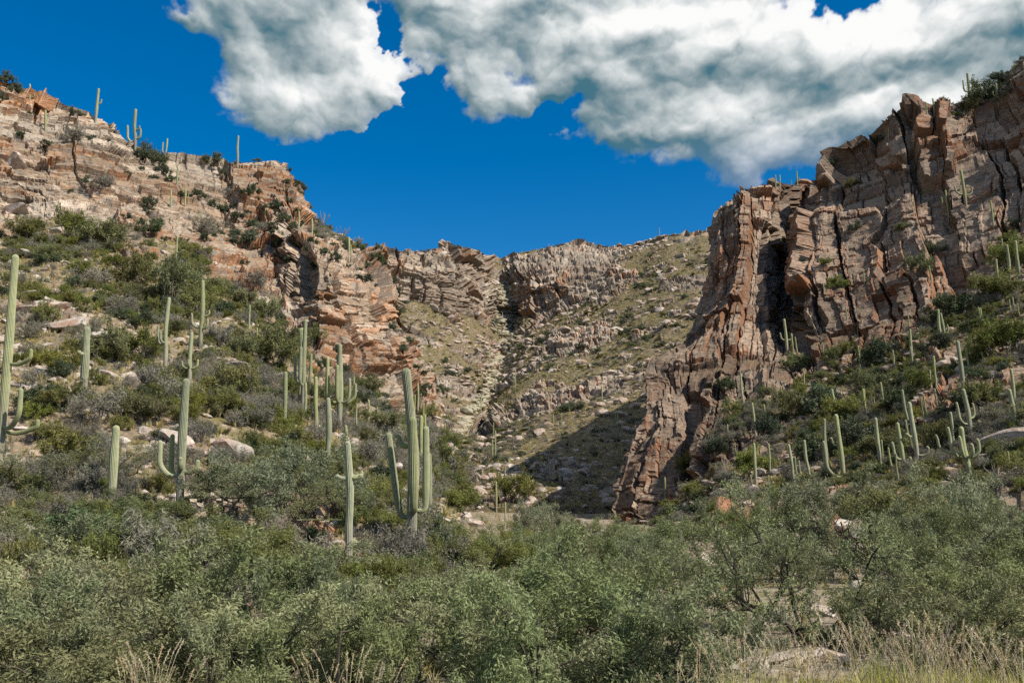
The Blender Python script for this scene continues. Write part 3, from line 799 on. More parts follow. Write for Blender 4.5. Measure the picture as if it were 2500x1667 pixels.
for q in MID: mesquite_at(*q, MQ + ['mesquite5'], 'grey-green mesquite among boulders at the foot of the brushy hillside', 'mesquites at the foot of the hillside')
for q in YEL: mesquite_at(*q, ['mesquite4'], 'yellow-green mesquite with finer leaves at the foot of the brushy hillside', 'yellow-green mesquites')
for q in RIGHTT: mesquite_at(*q, MQ + ['mesquite4'], 'bushy green mesquite below the slope of the dark crag', 'mesquites below the dark crag')
mesquite_at(1960, 1185, 29, 3.6, ['mesquite5'], 'open spreading mesquite with dark crooked trunks showing behind the fountain grass', 'open mesquite')
mesquite_at(1820, 1230, 31, 2.6, ['mesquite5'], 'open thin mesquite beside the big pink boulder', 'open mesquite')

# ------------------------------------------------------------------ shrubs on the slopes
SHR_L = [(20,190,22,'d'),(182,282,16,'d'),(350,398,42,'d'),(390,402,28,'d'),(520,400,22,'d'),(180,350,32,'e'),(245,455,30,'e'),(362,505,25,'d'),(365,575,38,'d'),(510,570,40,'e'),(600,600,35,'d'),(618,715,42,'e'),
 (260,610,58,'g'),(180,585,50,'g'),(330,700,60,'g'),(410,740,78,'g'),(480,770,55,'g'),(60,590,40,'g'),(120,640,45,'g'),(100,800,45,'g'),(140,920,52,'g'),(270,880,60,'g'),(340,875,60,'g'),(430,985,48,'e'),(360,950,50,'e'),
 (570,975,62,'g'),(545,1015,50,'g'),(665,900,68,'g'),(695,870,58,'g'),(640,790,48,'g'),(735,890,34,'g'),(765,840,34,'g'),(880,965,44,'g'),(910,975,30,'g'),(940,1050,40,'g'),(990,1095,40,'g'),(1060,1130,40,'g'),
 (1255,1225,48,'g'),(250,1010,50,'e'),(350,1035,50,'g'),(480,1075,40,'e'),(620,1045,50,'e'),(1045,1020,25,'g'),(1075,1160,42,'e'),(1000,1180,40,'e'),(940,1180,38,'d'),(900,1130,40,'e'),(770,1080,34,'e'),(700,1060,40,'g'),
 (230,700,44,'e'),(300,770,40,'e'),(520,840,42,'e'),(590,880,40,'g'),(460,690,40,'g'),(540,720,36,'g'),(700,640,16,'d'),(725,590,16,'d'),(790,620,14,'d'),(845,600,10,'d'),(640,560,16,'e'),(690,540,18,'d'),(560,480,20,'e')]
SHR_R = [(2035,402,14,'d'),(2145,348,18,'d'),(2085,374,10,'d'),(1996,454,14,'g'),(2400,252,45,'d'),(2440,172,24,'d'),(2360,272,34,'g'),(2080,460,20,'g'),(2090,560,15,'d'),(2200,565,20,'g'),(2030,885,34,'g'),(2065,865,30,'g'),
 (1950,905,38,'g'),(2120,890,38,'d'),(2155,870,38,'d'),(2330,775,48,'d'),(2420,735,56,'g'),(2465,865,64,'g'),(2385,890,40,'g'),(2120,970,48,'g'),(1930,1020,52,'g'),(2010,1010,48,'d'),(2045,1030,48,'g'),(1870,1070,40,'d'),
 (1800,1020,34,'g'),(2250,955,40,'g'),(2400,990,58,'g'),(2200,995,40,'d'),(2085,1095,58,'d'),(2285,1090,48,'g'),(1745,1110,34,'d'),(1690,1185,26,'d'),(1675,1160,40,'g'),(1835,1160,48,'g'),(2480,575,38,'d'),(2452,490,28,'d'),
 (2470,655,48,'g'),(2280,620,28,'d'),(2040,705,28,'g'),(2240,670,38,'g'),(1700,1215,30,'g'),(2350,1010,48,'d'),(1770,950,22,'d'),(2010,650,16,'g'),(1960,640,12,'d'),(2300,850,34,'d'),(2150,1120,46,'g'),(1990,1120,44,'d')]
KIND = {'g': ('green', 3), 'e': ('grey', 2), 'd': ('dark', 2)}
WORD = {'g': 'yellow-green twiggy shrub', 'e': 'grey half-bare shrub', 'd': 'dark green rounded shrub'}
taken = []
def shrub_px(px, py, rpx, k, place, group):
    p = stand(px, py)
    r = rpx * p.y / FPX
    base, n = KIND[k]
    plant('%s%d' % (base, rnd.randrange(n)), (p.x, p.y, p.z - .08 * r), r, r * rnd.uniform(1.15, 1.6), 'desert_shrub', WORD[k] + ' ' + place, 'shrub', WORD[k] + 's ' + group, .12)
    taken.append((p.x, p.y, r))
def zone_left(py): return ('on the ledges of the tan stepped cliff', 'of the tan cliff') if py < 520 else ('on the sunny hillside below the tan cliff', 'of the sunny hillside')
def zone_right(py): return ('clinging to the dark fissured crag', 'of the dark crag') if py < 660 else ('on the shaded slope below the dark crag', 'of the shaded slope')
for q in SHR_L: shrub_px(*q, *zone_left(q[1]))
for q in SHR_R: shrub_px(*q, *zone_right(q[1]))

def candidates(P, A, n, seed, rockmax, w=None, zpow=0.0, clump=0):
    rs = np.random.RandomState(seed)
    nv, nu = A['rock'].shape
    area = np.linalg.norm(np.gradient(P, axis=1), axis=2) * np.linalg.norm(np.gradient(P, axis=0), axis=2)
    ok = (A['rock'] < rockmax).astype(float) * area
    # only what the lens could see
    dist = P[..., 1]
    px = 1250 + FPX * P[..., 0] / np.maximum(dist, 1)
    ok *= (px > -250) & (px < 2750) & (dist > 8)
    ok /= np.maximum(dist, 10) ** zpow
    if w is not None: ok = ok * w
    if clump: ok = ok * (.06 + sstep(fbm(P, clump, 3, seed=seed + 700), -.05, .45))
    ok[:4] = 0; ok[-18:] = 0
    pr = (ok / ok.sum()).ravel()
    i = rs.choice(nv * nu, n, replace=False, p=pr)
    return P.reshape(-1, 3)[i], rs, i

def scatter_shrubs(P, A, n, seed, kinds, place, group, rmin, rmax, gap):
    C, rs, _ = candidates(P, A, n * 8, seed, .5, zpow=1.2, clump=11.0)
    made = 0
    for c in C:
        if made >= n: break
        r = rs.uniform(rmin, rmax)
        if any((c[0] - x) ** 2 + (c[1] - y) ** 2 < (gap * (r + q)) ** 2 for x, y, q in taken): continue
        k = kinds[rs.randint(len(kinds))]
        base, m = KIND[k]
        py = 833.5 - FPX * 0
        plant('%s%d' % (base, rs.randint(m)), (c[0], c[1], c[2] - .06), r, r * rs.uniform(1.1, 1.6), 'desert_shrub', WORD[k] + ' ' + place, 'shrub', WORD[k] + 's ' + group, .12)
        taken.append((c[0], c[1], r)); made += 1
scatter_shrubs(left_P, left_A, 122, 5, 'gggeed', 'on the sunny hillside below the tan cliff', 'of the sunny hillside', .5, 1.45, .5)
scatter_shrubs(right_P, right_A, 68, 6, 'ggded', 'on the shaded slope below the dark crag', 'of the shaded slope', .45, 1.2, .55)

# ------------------------------------------------------------------ rocks
def rock_mesh(seed, flat=.75, sub=3):
    import bmesh
    rs = np.random.RandomState(seed)
    bm = bmesh.new()
    bmesh.ops.create_icosphere(bm, subdivisions=sub, radius=1.0)
    V = np.array([v.co[:] for v in bm.verts])
    for k in range(11):                                   # split faces
        n = rs.normal(size=3); n /= np.linalg.norm(n)
        d = rs.uniform(.42, .85)
        over = np.maximum(V @ n - d, 0)
        V -= over[:, None] * n[None]
    V *= rs.uniform(.75, 1.25, 3); V[:, 2] *= flat
    V += fbm(V + seed * 3.7, .7, 4, .55, seed=seed)[:, None] * V * .09
    F = np.array([[v.index for v in f.verts] for f in bm.faces])
    bm.free()
    return V, F

def rock_mat(name, c1, c2, c3):
    m, T, b = new_mat(name)
    geo = T.node('ShaderNodeNewGeometry'); oi = T.node('ShaderNodeObjectInfo')
    pos = geo.outputs['Position']
    n1 = T.noise(pos, 1.1, 5, .6, .3); n2 = T.noise(pos, 7.0, 5, .65)
    c = T.mix(T.rng(n1, .40, .58), c1, c2)
    c = T.mix(T.m('MULTIPLY', T.rng(T.noise(pos, .6, 4, .6), .50, .64), T.rng(oi.outputs['Random'], 0, 1, .2, .95, False)), c, c3)
    c = T.mix(1.0, c, T.rng(n2, .25, .75, .72, 1.25, False), 'MULTIPLY')
    T.l.new(c, b.inputs['Base Color'])
    bump = T.node('ShaderNodeBump', {'Strength': .8, 'Distance': .12, 'Height': T.m('ADD', T.noise(pos, 3.0, 6, .7), T.m('MULTIPLY', n2, .4))})
    T.l.new(bump.outputs[0], b.inputs['Normal'])
    return m
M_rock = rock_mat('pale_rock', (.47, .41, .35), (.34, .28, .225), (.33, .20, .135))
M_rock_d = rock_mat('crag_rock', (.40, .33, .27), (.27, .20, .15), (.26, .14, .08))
ROCKS = [mesh_np('rock%d' % k, *rock_mesh(500 + k, .6 + .1 * (k % 3)), M_rock) for k in range(6)]
ROCKS_D = [mesh_np('crag_rock%d' % k, *rock_mesh(520 + k, .65 + .1 * (k % 3)), M_rock_d) for k in range(4)]

def boulder(p, size, label, group=None, dark=False, sq=(1, 1, 1), rz=None, sink=.25):
    me = rnd.choice(ROCKS_D if dark else ROCKS)
    o = link('boulder', me)
    o.location = (p[0], p[1], p[2] + size * (.35 - sink))
    o.rotation_euler = (rnd.uniform(-.3, .3), rnd.uniform(-.3, .3), rnd.uniform(0, 6.28) if rz is None else rz)
    o.scale = (size * sq[0], size * sq[1], size * sq[2])
    tag(o, label, 'boulder', group)
    return o
def boulder_px(px, py, rpx, label, dark=False, sq=(1, 1, 1), Y=None, rz=None, sink=.25):
    p = stand(px, py) if Y is None else Vector(at(px, py, Y))
    boulder(p, rpx * p.y / FPX, label, None, dark, sq, rz, sink)
boulder_px(32, 408, 42, 'large pale angular boulder perched on a ledge of the tan cliff', sq=(1.1, 1, .9))
boulder_px(35, 522, 40, 'white wedge-shaped boulder at the foot of the tan cliff', sq=(1.2, 1, .7))
for px, py, r, lab in [(105, 765, 62, 'long tilted grey and white slab of the outcrop near the tall brown saguaro'), (185, 795, 50, 'lower end slab of the tilted grey outcrop'), (60, 728, 44, 'upper end slab of the tilted grey outcrop'), (255, 822, 36, 'loose block below the tilted grey outcrop'), (560, 905, 30, 'pale bedrock hump beside the trident saguaro'), (535, 880, 26, 'pale slab just above the bedrock hump')]:
    boulder_px(px, py, r, lab, sq=(1.5, 1, .5), rz=rnd.uniform(-.3, .3))
boulder_px(1705, 1385, 56, 'big rounded pink and white boulder in the mesquite thicket')
boulder_px(1660, 1398, 34, 'smaller rusty boulder leaning on the big pink boulder')
boulder_px(170, 968, 34, 'pink and white slab tilted out of the sunny hillside', sq=(.6, .8, 1.3))
boulder_px(225, 1005, 26, 'low white rock just below the pink tilted slab', sq=(1.4, 1, .6))
boulder_px(1132, 1345, 30, 'white broken boulder beside the tall four-armed saguaro')
boulder_px(1125, 1262, 34, 'pinkish split boulder on the bank behind the white broken boulder', sq=(1.2, 1, .9))
boulder_px(1160, 1285, 24, 'small pale rock on the bank by the pinkish split boulder')
boulder_px(1380, 1160, 21, 'square white block lying by the edge of the big canyon shadow', sq=(1, 1, 1.2))
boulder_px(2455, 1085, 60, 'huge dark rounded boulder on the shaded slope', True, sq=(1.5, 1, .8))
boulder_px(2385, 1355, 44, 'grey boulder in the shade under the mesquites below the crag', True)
boulder_px(2330, 1385, 34, 'pale lower boulder in the shade under the mesquites below the crag')
boulder_px(720, 1390, 34, 'white rock ledge between mesquites below the sunny hillside', sq=(1.5, 1, .6))
boulder_px(185, 1400, 26, 'white stone showing through the thicket')
boulder_px(180, 1430, 22, 'pinkish stone just below the white stone in the thicket')
boulder_px(1240, 940, 16, 'pinkish block on the grassy slope inside the canyon', sq=(1, 1, 1.2))
boulder_px(1320, 970, 16, 'pale crumbling block on the grassy slope inside the canyon')
for k, (px, py, r) in enumerate([(1890, 1600, 40), (1960, 1598, 46), (2035, 1592, 42), (2090, 1606, 34), (1850, 1612, 30)]):
    p = stand(px, py + 14)
    boulder(p, r * p.y / FPX * 1.15, 'flat white rock of the low ledge behind the fountain grass', 'white ledge rocks', False, (1.5, 1, .55))
for px, py, r in [(2080, 1480, 34), (2130, 1440, 40), (2020, 1490, 36), (1945, 1500, 26)]:
    p = stand(px, py + 12)
    boulder(p, r * p.y / FPX * 1.1, 'pale rock under the open spreading mesquite', 'rocks under the open mesquite', False, (1.3, 1, .8))
for px, py, r in [(2060, 1285, 18), (1990, 1283, 16), (1900, 1290, 20), (2110, 1300, 22), (1870, 1275, 18), (1690, 1240, 16), (1620, 1290, 18), (1530, 1310, 18)]:
    p = stand(px, py)
    boulder(p, r * p.y / FPX * 1.4, 'pale rock on the bank behind the mesquites', 'rocks on the bank')

def scatter_boulders(P, A, n, seed, label, group, dark, smin, smax):
    C, rs, _ = candidates(P, A, n, seed, .75, zpow=1.4, clump=7.0)
    for c in C:
        s = smin + (smax - smin) * rs.rand() ** 2.5
        o = boulder(c, s * (1 + c[1] / 260.0), label, group, dark, (rs.uniform(.9, 1.5), 1, rs.uniform(.6, 1)))
scatter_boulders(left_P, left_A, 130, 15, 'pale rock half buried in the sunny hillside', 'rocks of the sunny hillside', False, .25, .95)
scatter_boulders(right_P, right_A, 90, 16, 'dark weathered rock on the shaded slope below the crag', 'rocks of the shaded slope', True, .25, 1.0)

# ------------------------------------------------------------------ rubble, brush and grass nobody could count
STUFF_LABEL = {'rubble': ('loose broken stones littering the slopes', 'rubble'), 'dry_grass': ('short dry straw-coloured grass tufts between the rocks', 'grass'), 'brush': ('low scrubby desert brush dotted over the slopes', 'brush')}
def stuff(name, src, pts, scl, rot):
    me = bpy.data.meshes.new(name)
    n = len(pts)
    me.vertices.add(n); me.vertices.foreach_set('co', np.asarray(pts, np.float32).ravel())
    a = me.attributes.new('scl', 'FLOAT_VECTOR', 'POINT'); a.data.foreach_set('vector', np.asarray(scl, np.float32).ravel())
    a = me.attributes.new('rot', 'FLOAT_VECTOR', 'POINT'); a.data.foreach_set('vector', np.asarray(rot, np.float32).ravel())
    o = link(name, me)
    o['kind'] = 'stuff'
    o['label'], o['category'] = STUFF_LABEL[name]
    g = bpy.data.node_groups.new(name, 'GeometryNodeTree')
    g.interface.new_socket('Geometry', in_out='INPUT', socket_type='NodeSocketGeometry')
    g.interface.new_socket('Geometry', in_out='OUTPUT', socket_type='NodeSocketGeometry')
    gi = g.nodes.new('NodeGroupInput'); go = g.nodes.new('NodeGroupOutput')
    inst = g.nodes.new('GeometryNodeInstanceOnPoints')
    oi = g.nodes.new('GeometryNodeObjectInfo'); oi.transform_space = 'ORIGINAL'
    oi.inputs['Object'].default_value = src
    oi.inputs['As Instance'].default_value = True
    sa = g.nodes.new('GeometryNodeInputNamedAttribute'); sa.data_type = 'FLOAT_VECTOR'; sa.inputs[0].default_value = 'scl'
    ra = g.nodes.new('GeometryNodeInputNamedAttribute'); ra.data_type = 'FLOAT_VECTOR'; ra.inputs[0].default_value = 'rot'
    L = g.links
    L.new(gi.outputs[0], inst.inputs['Points']); L.new(oi.outputs['Geometry'], inst.inputs['Instance'])
    L.new(sa.outputs[0], inst.inputs['Scale']); L.new(ra.outputs[0], inst.inputs['Rotation'])
    L.new(inst.outputs[0], go.inputs[0])
    md = o.modifiers.new('scatter', 'NODES'); md.node_group = g
    return o

def src_of(me):
    for o in bpy.data.objects:
        if o.type == 'MESH' and o.data == me: return o
    # keep an unlinked source; it is only instanced
    return bpy.data.objects.new(me.name, me)

def scatter_stuff(name, me, P, A, n, seed, rockmax, smin, smax, pw, aspect, zpow, grow_far=0.0, sink=.0, w=None, tilt=.3):
    C, rs, _ = candidates(P, A, n, seed, rockmax, w, zpow, (9.0 if P is not back_P else 40.0) if name != 'dry_grass' and w is None else 0)
    s = (smin + (smax - smin) * rs.rand(n) ** pw) * (1 + C[:, 1] * grow_far)
    S = np.stack([s * rs.uniform(.8, 1.25, n), s * rs.uniform(.8, 1.25, n), s * aspect * rs.uniform(.75, 1.3, n)], 1)
    Rr = np.stack([rs.uniform(-tilt, tilt, n), rs.uniform(-tilt, tilt, n), rs.uniform(0, 6.28, n)], 1)
    C = C.copy(); C[:, 2] -= sink * s
    return stuff(name, src_of(me), C, S, Rr)

rub = [mesh_np('rubble_stone%d' % k, *rock_mesh(540 + k, .75, 2), M_rock) for k in range(3)]
rub_d = [mesh_np('rubble_dark%d' % k, *rock_mesh(550 + k, .75, 2), M_rock_d) for k in range(2)]

def tuft_mesh(name, seed, n, h, spread, w, mat, bend=.5):
    rs = np.random.RandomState(seed)
    V = []; F = []
    for k in range(n):
        a = rs.uniform(0, 6.28); r0 = rs.uniform(0, .12) * spread
        hh = h * rs.uniform(.55, 1.1); out = spread * rs.uniform(.1, 1.0)
        d = np.array([math.cos(a), math.sin(a), 0]); sd = np.array([-d[1], d[0], 0]) * w
        b0 = d * r0; b1 = d * (r0 + out * .4) + np.array([0, 0, hh * .62]); b2 = d * (r0 + out) + np.array([0, 0, hh * (1 - bend * out / max(spread, .01) * .6)])
        i = len(V)
        V += [b0 - sd, b0 + sd, b1 + sd * .7, b1 - sd * .7, b2, b2 + sd * .05]
        F += [(i, i + 1, i + 2, i + 3), (i + 3, i + 2, i + 5, i + 4)]
    return mesh_np(name, np.array(V), np.array(F), mat)
T_dry = [tuft_mesh('dry_tuft%d' % k, 600 + k, 34, 1.0, .75, .022, M_dry) for k in range(2)]
T_lush = tuft_mesh('olive_tuft', 610, 40, 1.0, .8, .025, M_green)

for k in range(3):
    scatter_stuff('rubble', rub[k], left_P, left_A, 3000, 30 + k, .8, .05, .42, 3.0, .8, .9, .004, .1)
for k in range(2):
    scatter_stuff('rubble', rub_d[k], right_P, right_A, 3000, 40 + k, .8, .06, .5, 3.0, .8, .9, .004, .1)
for k in range(2):
    scatter_stuff('rubble', (rub[0], rub_d[0])[k], back_P, back_A, (1600, 4200)[k], 50 + k, .8, .2, 1.9, 4.5, .75, 1.0, .0010, .15)
scatter_stuff('rubble', rub[1], GP, dict(rock=gm), 1500, 60, .9, .05, .35, 3.0, .7, 1.0, 0, .1)
for k in range(2):
    scatter_stuff('dry_grass', T_dry[k], left_P, left_A, 7000, 70 + k, .55, .18, .5, 1.5, 1.0, .9, .002)
    scatter_stuff('dry_grass', T_dry[k], right_P, right_A, 4500, 80 + k, .6, .2, .55, 1.5, 1.0, .9, .002)
scatter_stuff('dry_grass', T_dry[0], GP, dict(rock=gm), 4000, 90, .9, .2, .6, 1.5, 1.0, 1.2)
scatter_stuff('brush', PROTO['green0'][0], left_P, left_A, 2000, 100, .75, .22, .75, 1.5, 1.3, .8, .002)
scatter_stuff('brush', PROTO['grey0'][0], left_P, left_A, 2300, 101, .8, .2, .7, 1.5, 1.2, .8, .002)
scatter_stuff('brush', PROTO['green1'][0], right_P, right_A, 650, 102, .6, .25, .85, 1.5, 1.3, .8, .002)
scatter_stuff('brush', PROTO['grey1'][0], right_P, right_A, 1100, 103, .7, .25, .8, 1.5, 1.2, .8, .002)
scatter_stuff('brush', PROTO['dark0'][0], right_P, right_A, 200, 104, .8, .3, .9, 1.5, 1.2, .5, .002)
scatter_stuff('brush', PROTO['dark1'][0], left_P, left_A, 850, 105, 1.1, .25, .8, 1.5, 1.2, .5, .002)
scatter_stuff('brush', PROTO['dark0'][0], back_P, back_A, 420, 106, .8, .4, 2.2, 2.5, .9, .9, .0004)
scatter_stuff('brush', PROTO['grey1'][0], back_P, back_A, 2600, 107, .7, .35, 1.1, 1.6, .8, .9, .0005)
scatter_stuff('brush', PROTO['green2'][0], back_P, back_A, 900, 108, .7, .35, 1.1, 1.6, .8, .9, .0005)
for k in range(2):
    scatter_stuff('dry_grass', T_dry[k], back_P, back_A, 9000, 110 + k, .6, .35, 1.0, 1.5, .8, .8, .0008)

# the pale chute of broken rock down the middle of the canyon
px_b = 1250 + FPX * (back_P[..., 0] / np.maximum(back_P[..., 1] , 1))
vv = np.arctan2(back_P[..., 2], back_P[..., 1]) - PITCH
py_b = 833.5 - FPX * np.tan(vv)
line = np.interp(py_b, [690, 750, 800, 870, 940, 1010, 1080], [1232, 1240, 1243, 1232, 1200, 1150, 1105])
wid = np.interp(py_b, [690, 780, 870, 960, 1080], [8, 16, 20, 10, 8])
wch = np.exp(-((px_b - line - 14 * fbm(back_P, 30.0, 3, seed=130)) / wid) ** 2) * ((py_b > 690) & (py_b < 1085))
M_chute = rock_mat('chute_rock', (.37, .33, .235), (.29, .255, .175), (.28, .22, .15))
for k in range(2):
    me = mesh_np('chute_stone%d' % k, *rock_mesh(560 + k, .7, 2), M_chute)
    scatter_stuff('rubble', me, back_P, back_A, 1300, 120 + k, 1.1, .3, 2.0, 2.5, .6, .3, .0008, .15, wch)

# the near floor of the canyon
nearw = sstep(330 - back_P[..., 1], 0, 120)
scatter_stuff('rubble', rub_d[1], back_P, back_A, 2500, 140, 1.1, .12, .9, 3.0, .8, .5, 0, .1, nearw)
scatter_stuff('brush', PROTO['grey0'][0], back_P, back_A, 700, 141, 1.1, .3, .9, 1.6, 1.1, .5, 0, 0, nearw)
scatter_stuff('brush', PROTO['dark1'][0], back_P, back_A, 260, 142, 1.1, .3, 1.1, 1.6, 1.1, .5, 0, 0, nearw)

# ------------------------------------------------------------------ saguaros
def sag_mat():
    m, T, b = new_mat('saguaro_skin')
    geo = T.node('ShaderNodeNewGeometry'); oi = T.node('ShaderNodeObjectInfo')
    pos = geo.outputs['Position']
    rib, hgt, old = T.attr('rib'), T.attr('hgt'), T.attr('old')
    n = T.noise(pos, 2.3, 5, .6); nf = T.noise(pos, 22.0, 3, .6)
    c = T.mix(T.rng(n, .35, .65), (.19, .20, .08), (.26, .26, .115))
    bands = T.noise(T.v('MULTIPLY', pos, (.01, .01, 1)), 4.0, 3, .6)
    c = T.mix(T.m('MULTIPLY', T.rng(bands, .5, .62), .25), c, (.12, .155, .08))
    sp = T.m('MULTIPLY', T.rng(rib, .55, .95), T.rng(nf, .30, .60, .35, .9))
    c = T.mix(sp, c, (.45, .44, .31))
    c = T.mix(T.m('MULTIPLY', T.rng(rib, .34, .02), .8), c, (.075, .10, .045))  # shade between the ribs, painted into the skin colour
    corky = T.m('MULTIPLY', old, T.rng(T.m('ADD', hgt, T.m('MULTIPLY', T.m('SUBTRACT', n, .5), .5)), .52, .10))
    c = T.mix(T.m('MULTIPLY', corky, .8), c, (.24, .205, .16))
    scar = T.noise(pos, 6.0, 2, .5)
    c = T.mix(T.m('MULTIPLY', T.rng(scar, .70, .76), .8), c, (.07, .055, .04))
    hs = T.node('ShaderNodeHueSaturation', {'Value': T.rng(oi.outputs['Random'], 0, 1, .85, 1.18, False), 'Saturation': T.rng(T.m('FRACT', T.m('MULTIPLY', oi.outputs['Random'], 9.7)), 0, 1, .75, 1.15, False), 'Color': c})
    T.l.new(hs.outputs[0], b.inputs['Base Color'])
    b.inputs['Roughness'].default_value = .65
    return m
M_sag = sag_mat()

def smooth_path(pts, n):
    C = np.array(pts, float)
    L = np.concatenate([[0], np.cumsum(np.linalg.norm(np.diff(C, axis=0), axis=1))])
    dense = catmull(C, np.linspace(0, len(C) - 1, 60), .5)
    L = np.concatenate([[0], np.cumsum(np.linalg.norm(np.diff(dense, axis=0), axis=1))])
    return np.stack([np.interp(np.linspace(0, L[-1], n), L, dense[:, k]) for k in range(3)], 1), L[-1]

def column_mesh(name, pts, r, taper0, ribs, near, old, bulge=None):
    ns = 36 if near == 2 else (20 if near == 1 else 12)
    path, L = smooth_path(pts, ns)
    # rounded tip: rows crowd together towards the end
    f = np.linspace(0, 1, ns)
    t = np.gradient(path, axis=0); t /= np.linalg.norm(t, axis=1, keepdims=True)
    tipn = 7 if near == 2 else (5 if near == 1 else 3)
    end = path[-1]; dirn = t[-1]
    rr = r * (taper0 + (1 - taper0) * sstep(f, 0, .35)) * (1 - .12 * sstep(f, .55, 1))
    if bulge is not None: rr = rr * (1 + bulge * np.sin(f * math.pi * 3.1 + r * 50) * .06)
    rt = rr[-1]
    ph = np.linspace(0, math.pi / 2, tipn + 1)[1:]
    path = np.concatenate([path, end[None] + dirn[None] * (np.sin(ph) * rt * 1.25)[:, None]])
    t = np.concatenate([t, np.repeat(dirn[None], tipn, 0)])
    rr = np.concatenate([rr, rt * np.maximum(np.cos(ph), .04)])
    f = np.concatenate([f, np.ones(tipn)])
    m = ribs * 4 if near == 2 else (ribs * 2 if near == 1 else 10)
    ang = np.arange(m) * 2 * math.pi / m
    crest = .5 + .5 * np.cos(ang * ribs) if near else np.full(m, .62)
    amp = .10 if near == 2 else (.07 if near == 1 else 0)
    # rotation-minimising frame
    a = np.cross(t[0], [0, 1, .1]); a /= np.linalg.norm(a)
    V = []; 
    for k in range(len(path)):
        a = a - t[k] * (a @ t[k]); a /= np.linalg.norm(a)
        b = np.cross(t[k], a)
        rad = rr[k] * (1 - amp + amp * 2 * crest)
        V.append(path[k] + (np.cos(ang) * rad)[:, None] * a + (np.sin(ang) * rad)[:, None] * b)
    n = len(path)
    V = np.concatenate(V)
    i = np.arange(n - 1)[:, None] * m + np.arange(m)[None]
    j = np.arange(n - 1)[:, None] * m + (np.arange(m)[None] + 1) % m
    F = np.stack([i, j, j + m, i + m], -1).reshape(-1, 4)
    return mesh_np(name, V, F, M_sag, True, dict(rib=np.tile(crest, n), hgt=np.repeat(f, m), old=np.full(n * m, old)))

SAG = []
def saguaro(bx, by, tx, ty, arms=(), r=None, label='', group='', Y=None, ribs=14, phrase=None, seed=None):
    """arms: (start fraction, sideways, depth, reach in trunk radii, top fraction, thickness)"""
    p = stand(bx, by) if Y is None else Vector(at(bx, by, Y))
    if Y is not None:
        g = drop(p.x, p.y); 
        if g.z < p.z: p.z = p.z
    top = Vector(at(tx, ty, p.y))
    v = np.array(top - p)
    H = np.linalg.norm(v)
    hp = by - ty
    r = r * p.y / FPX if r else H / (27.0 if hp > 60 else 21.0)
    px_r = r / p.y * FPX
    near = 2 if px_r > 7.5 else (1 if px_r > 3.0 else 0)
    t = empty('saguaro', p)
    rs = random.Random(int(bx * 7 + by * 13))
    bend = np.array([rs.uniform(-.02, .02), rs.uniform(-.02, .02), 0]) * H
    sink = np.array([0, 0, -.35 - .5 * r])
    tr = column_mesh('trunk', [sink, v * .25, v * .55 + bend, v - v / H * r * 1.2], r, .78, ribs, near, 1.0, 1.0)
    link('trunk', tr, t)
    up = np.array([0, 0, 1.0])
    for (f0, sx, sy, reach, f1, th, *ln) in arms:
        ln = ln[0] if ln else 1.03
        d = np.array([sx, sy, 0.0]); d /= np.linalg.norm(d)
        ra = r * th
        R0 = reach * r * 1.45
        s0 = v * f0 + bend * min(1, f0 * 1.8) * .9
        e = v * f1
        hgt_a = e[2] - s0[2]
        k = min(R0 * .9, hgt_a * .6)
        side = d * R0 + (e - s0) * np.array([1, 1, 0]) * 0
        pts = [s0 + d * r * .2, s0 + d * (r * .9 + R0 * .35) + up * (-.06 * R0), s0 + side * .95 + up * (k * .45), s0 + side * (1 + (ln - 1) * .45) + up * (k + (hgt_a - k) * .35) + (v - up * v[2]) * .1, s0 + side * ln + up * max(hgt_a - ra, k * .8) + (v - up * v[2]) * .25]
        link('arm', column_mesh('arm', pts, ra, .62, max(9, ribs - 3), near, 0.0), t)
    tag(t, label, 'cactus', group)
    SAG.append((p, phrase))
    return t

def auto_arms(n, rs):
    a = []
    for k in range(n):
        s = (-1, 1)[(k + rs.randrange(2)) % 2] if n < 3 else (-1, 1)[k % 2]
        f0 = rs.uniform(.32, .5)
        a.append((f0, s, rs.uniform(-.6, .6), rs.uniform(2.2, 3.4), f0 + rs.uniform(.15, .42), rs.uniform(.6, .8)))
    return a
NUMW = {0: 'armless', 1: 'one-armed', 2: 'two-armed', 3: 'three-armed', 4: 'four-armed', 5: 'many-armed'}

# the individuals that can be told apart
saguaro(1011, 1378, 991, 897, [(.24, -1, .25, 2.3, .665, .70, 1.55), (.27, .12, -1, 2.0, .735, .86), (.27, 1, .1, 1.7, .695, .68, 1.15), (.60, -1, .5, 2.2, .66, .5)], 11.8,
        'tall saguaro with long arms curving up on both sides and one in front', 'tall saguaros of the foreground', ribs=18, phrase='the tall long-armed saguaro')
saguaro(437, 1250, 455, 922, [(.28, -1, .1, 4.0, .53, .60), (.28, -1, .6, 2.6, .58, .62), (.32, .25, -1, 2.0, .40, .62), (.30, 1, 0, 2.8, .385, .58), (.30, -.3, 1, 2.4, .43, .5)], 9.5,
        'tall saguaro with a ring of short upcurved arms low on its trunk', 'tall saguaros of the foreground', ribs=16, phrase='the saguaro with the ring of short arms')
saguaro(272, 1222, 284, 1036, (), 9.5, 'stout straight armless saguaro rising out of the mesquites', 'tall saguaros of the foreground', ribs=16, phrase='the stout armless saguaro')
saguaro(-4, 1165, 38, 620, [(.50, 1, -.2, 4.6, .56, .50), (.22, 1, -.6, 4.6, .38, .62), (.20, 1, -.1, 6.5, .25, .55), (.24, -1, -.3, 3.4, .60, .7)], 9.5,
        'very tall weathered brown saguaro with drooping curled arms', 'tall saguaros of the foreground', ribs=16, phrase='the tall brown saguaro with curled arms')
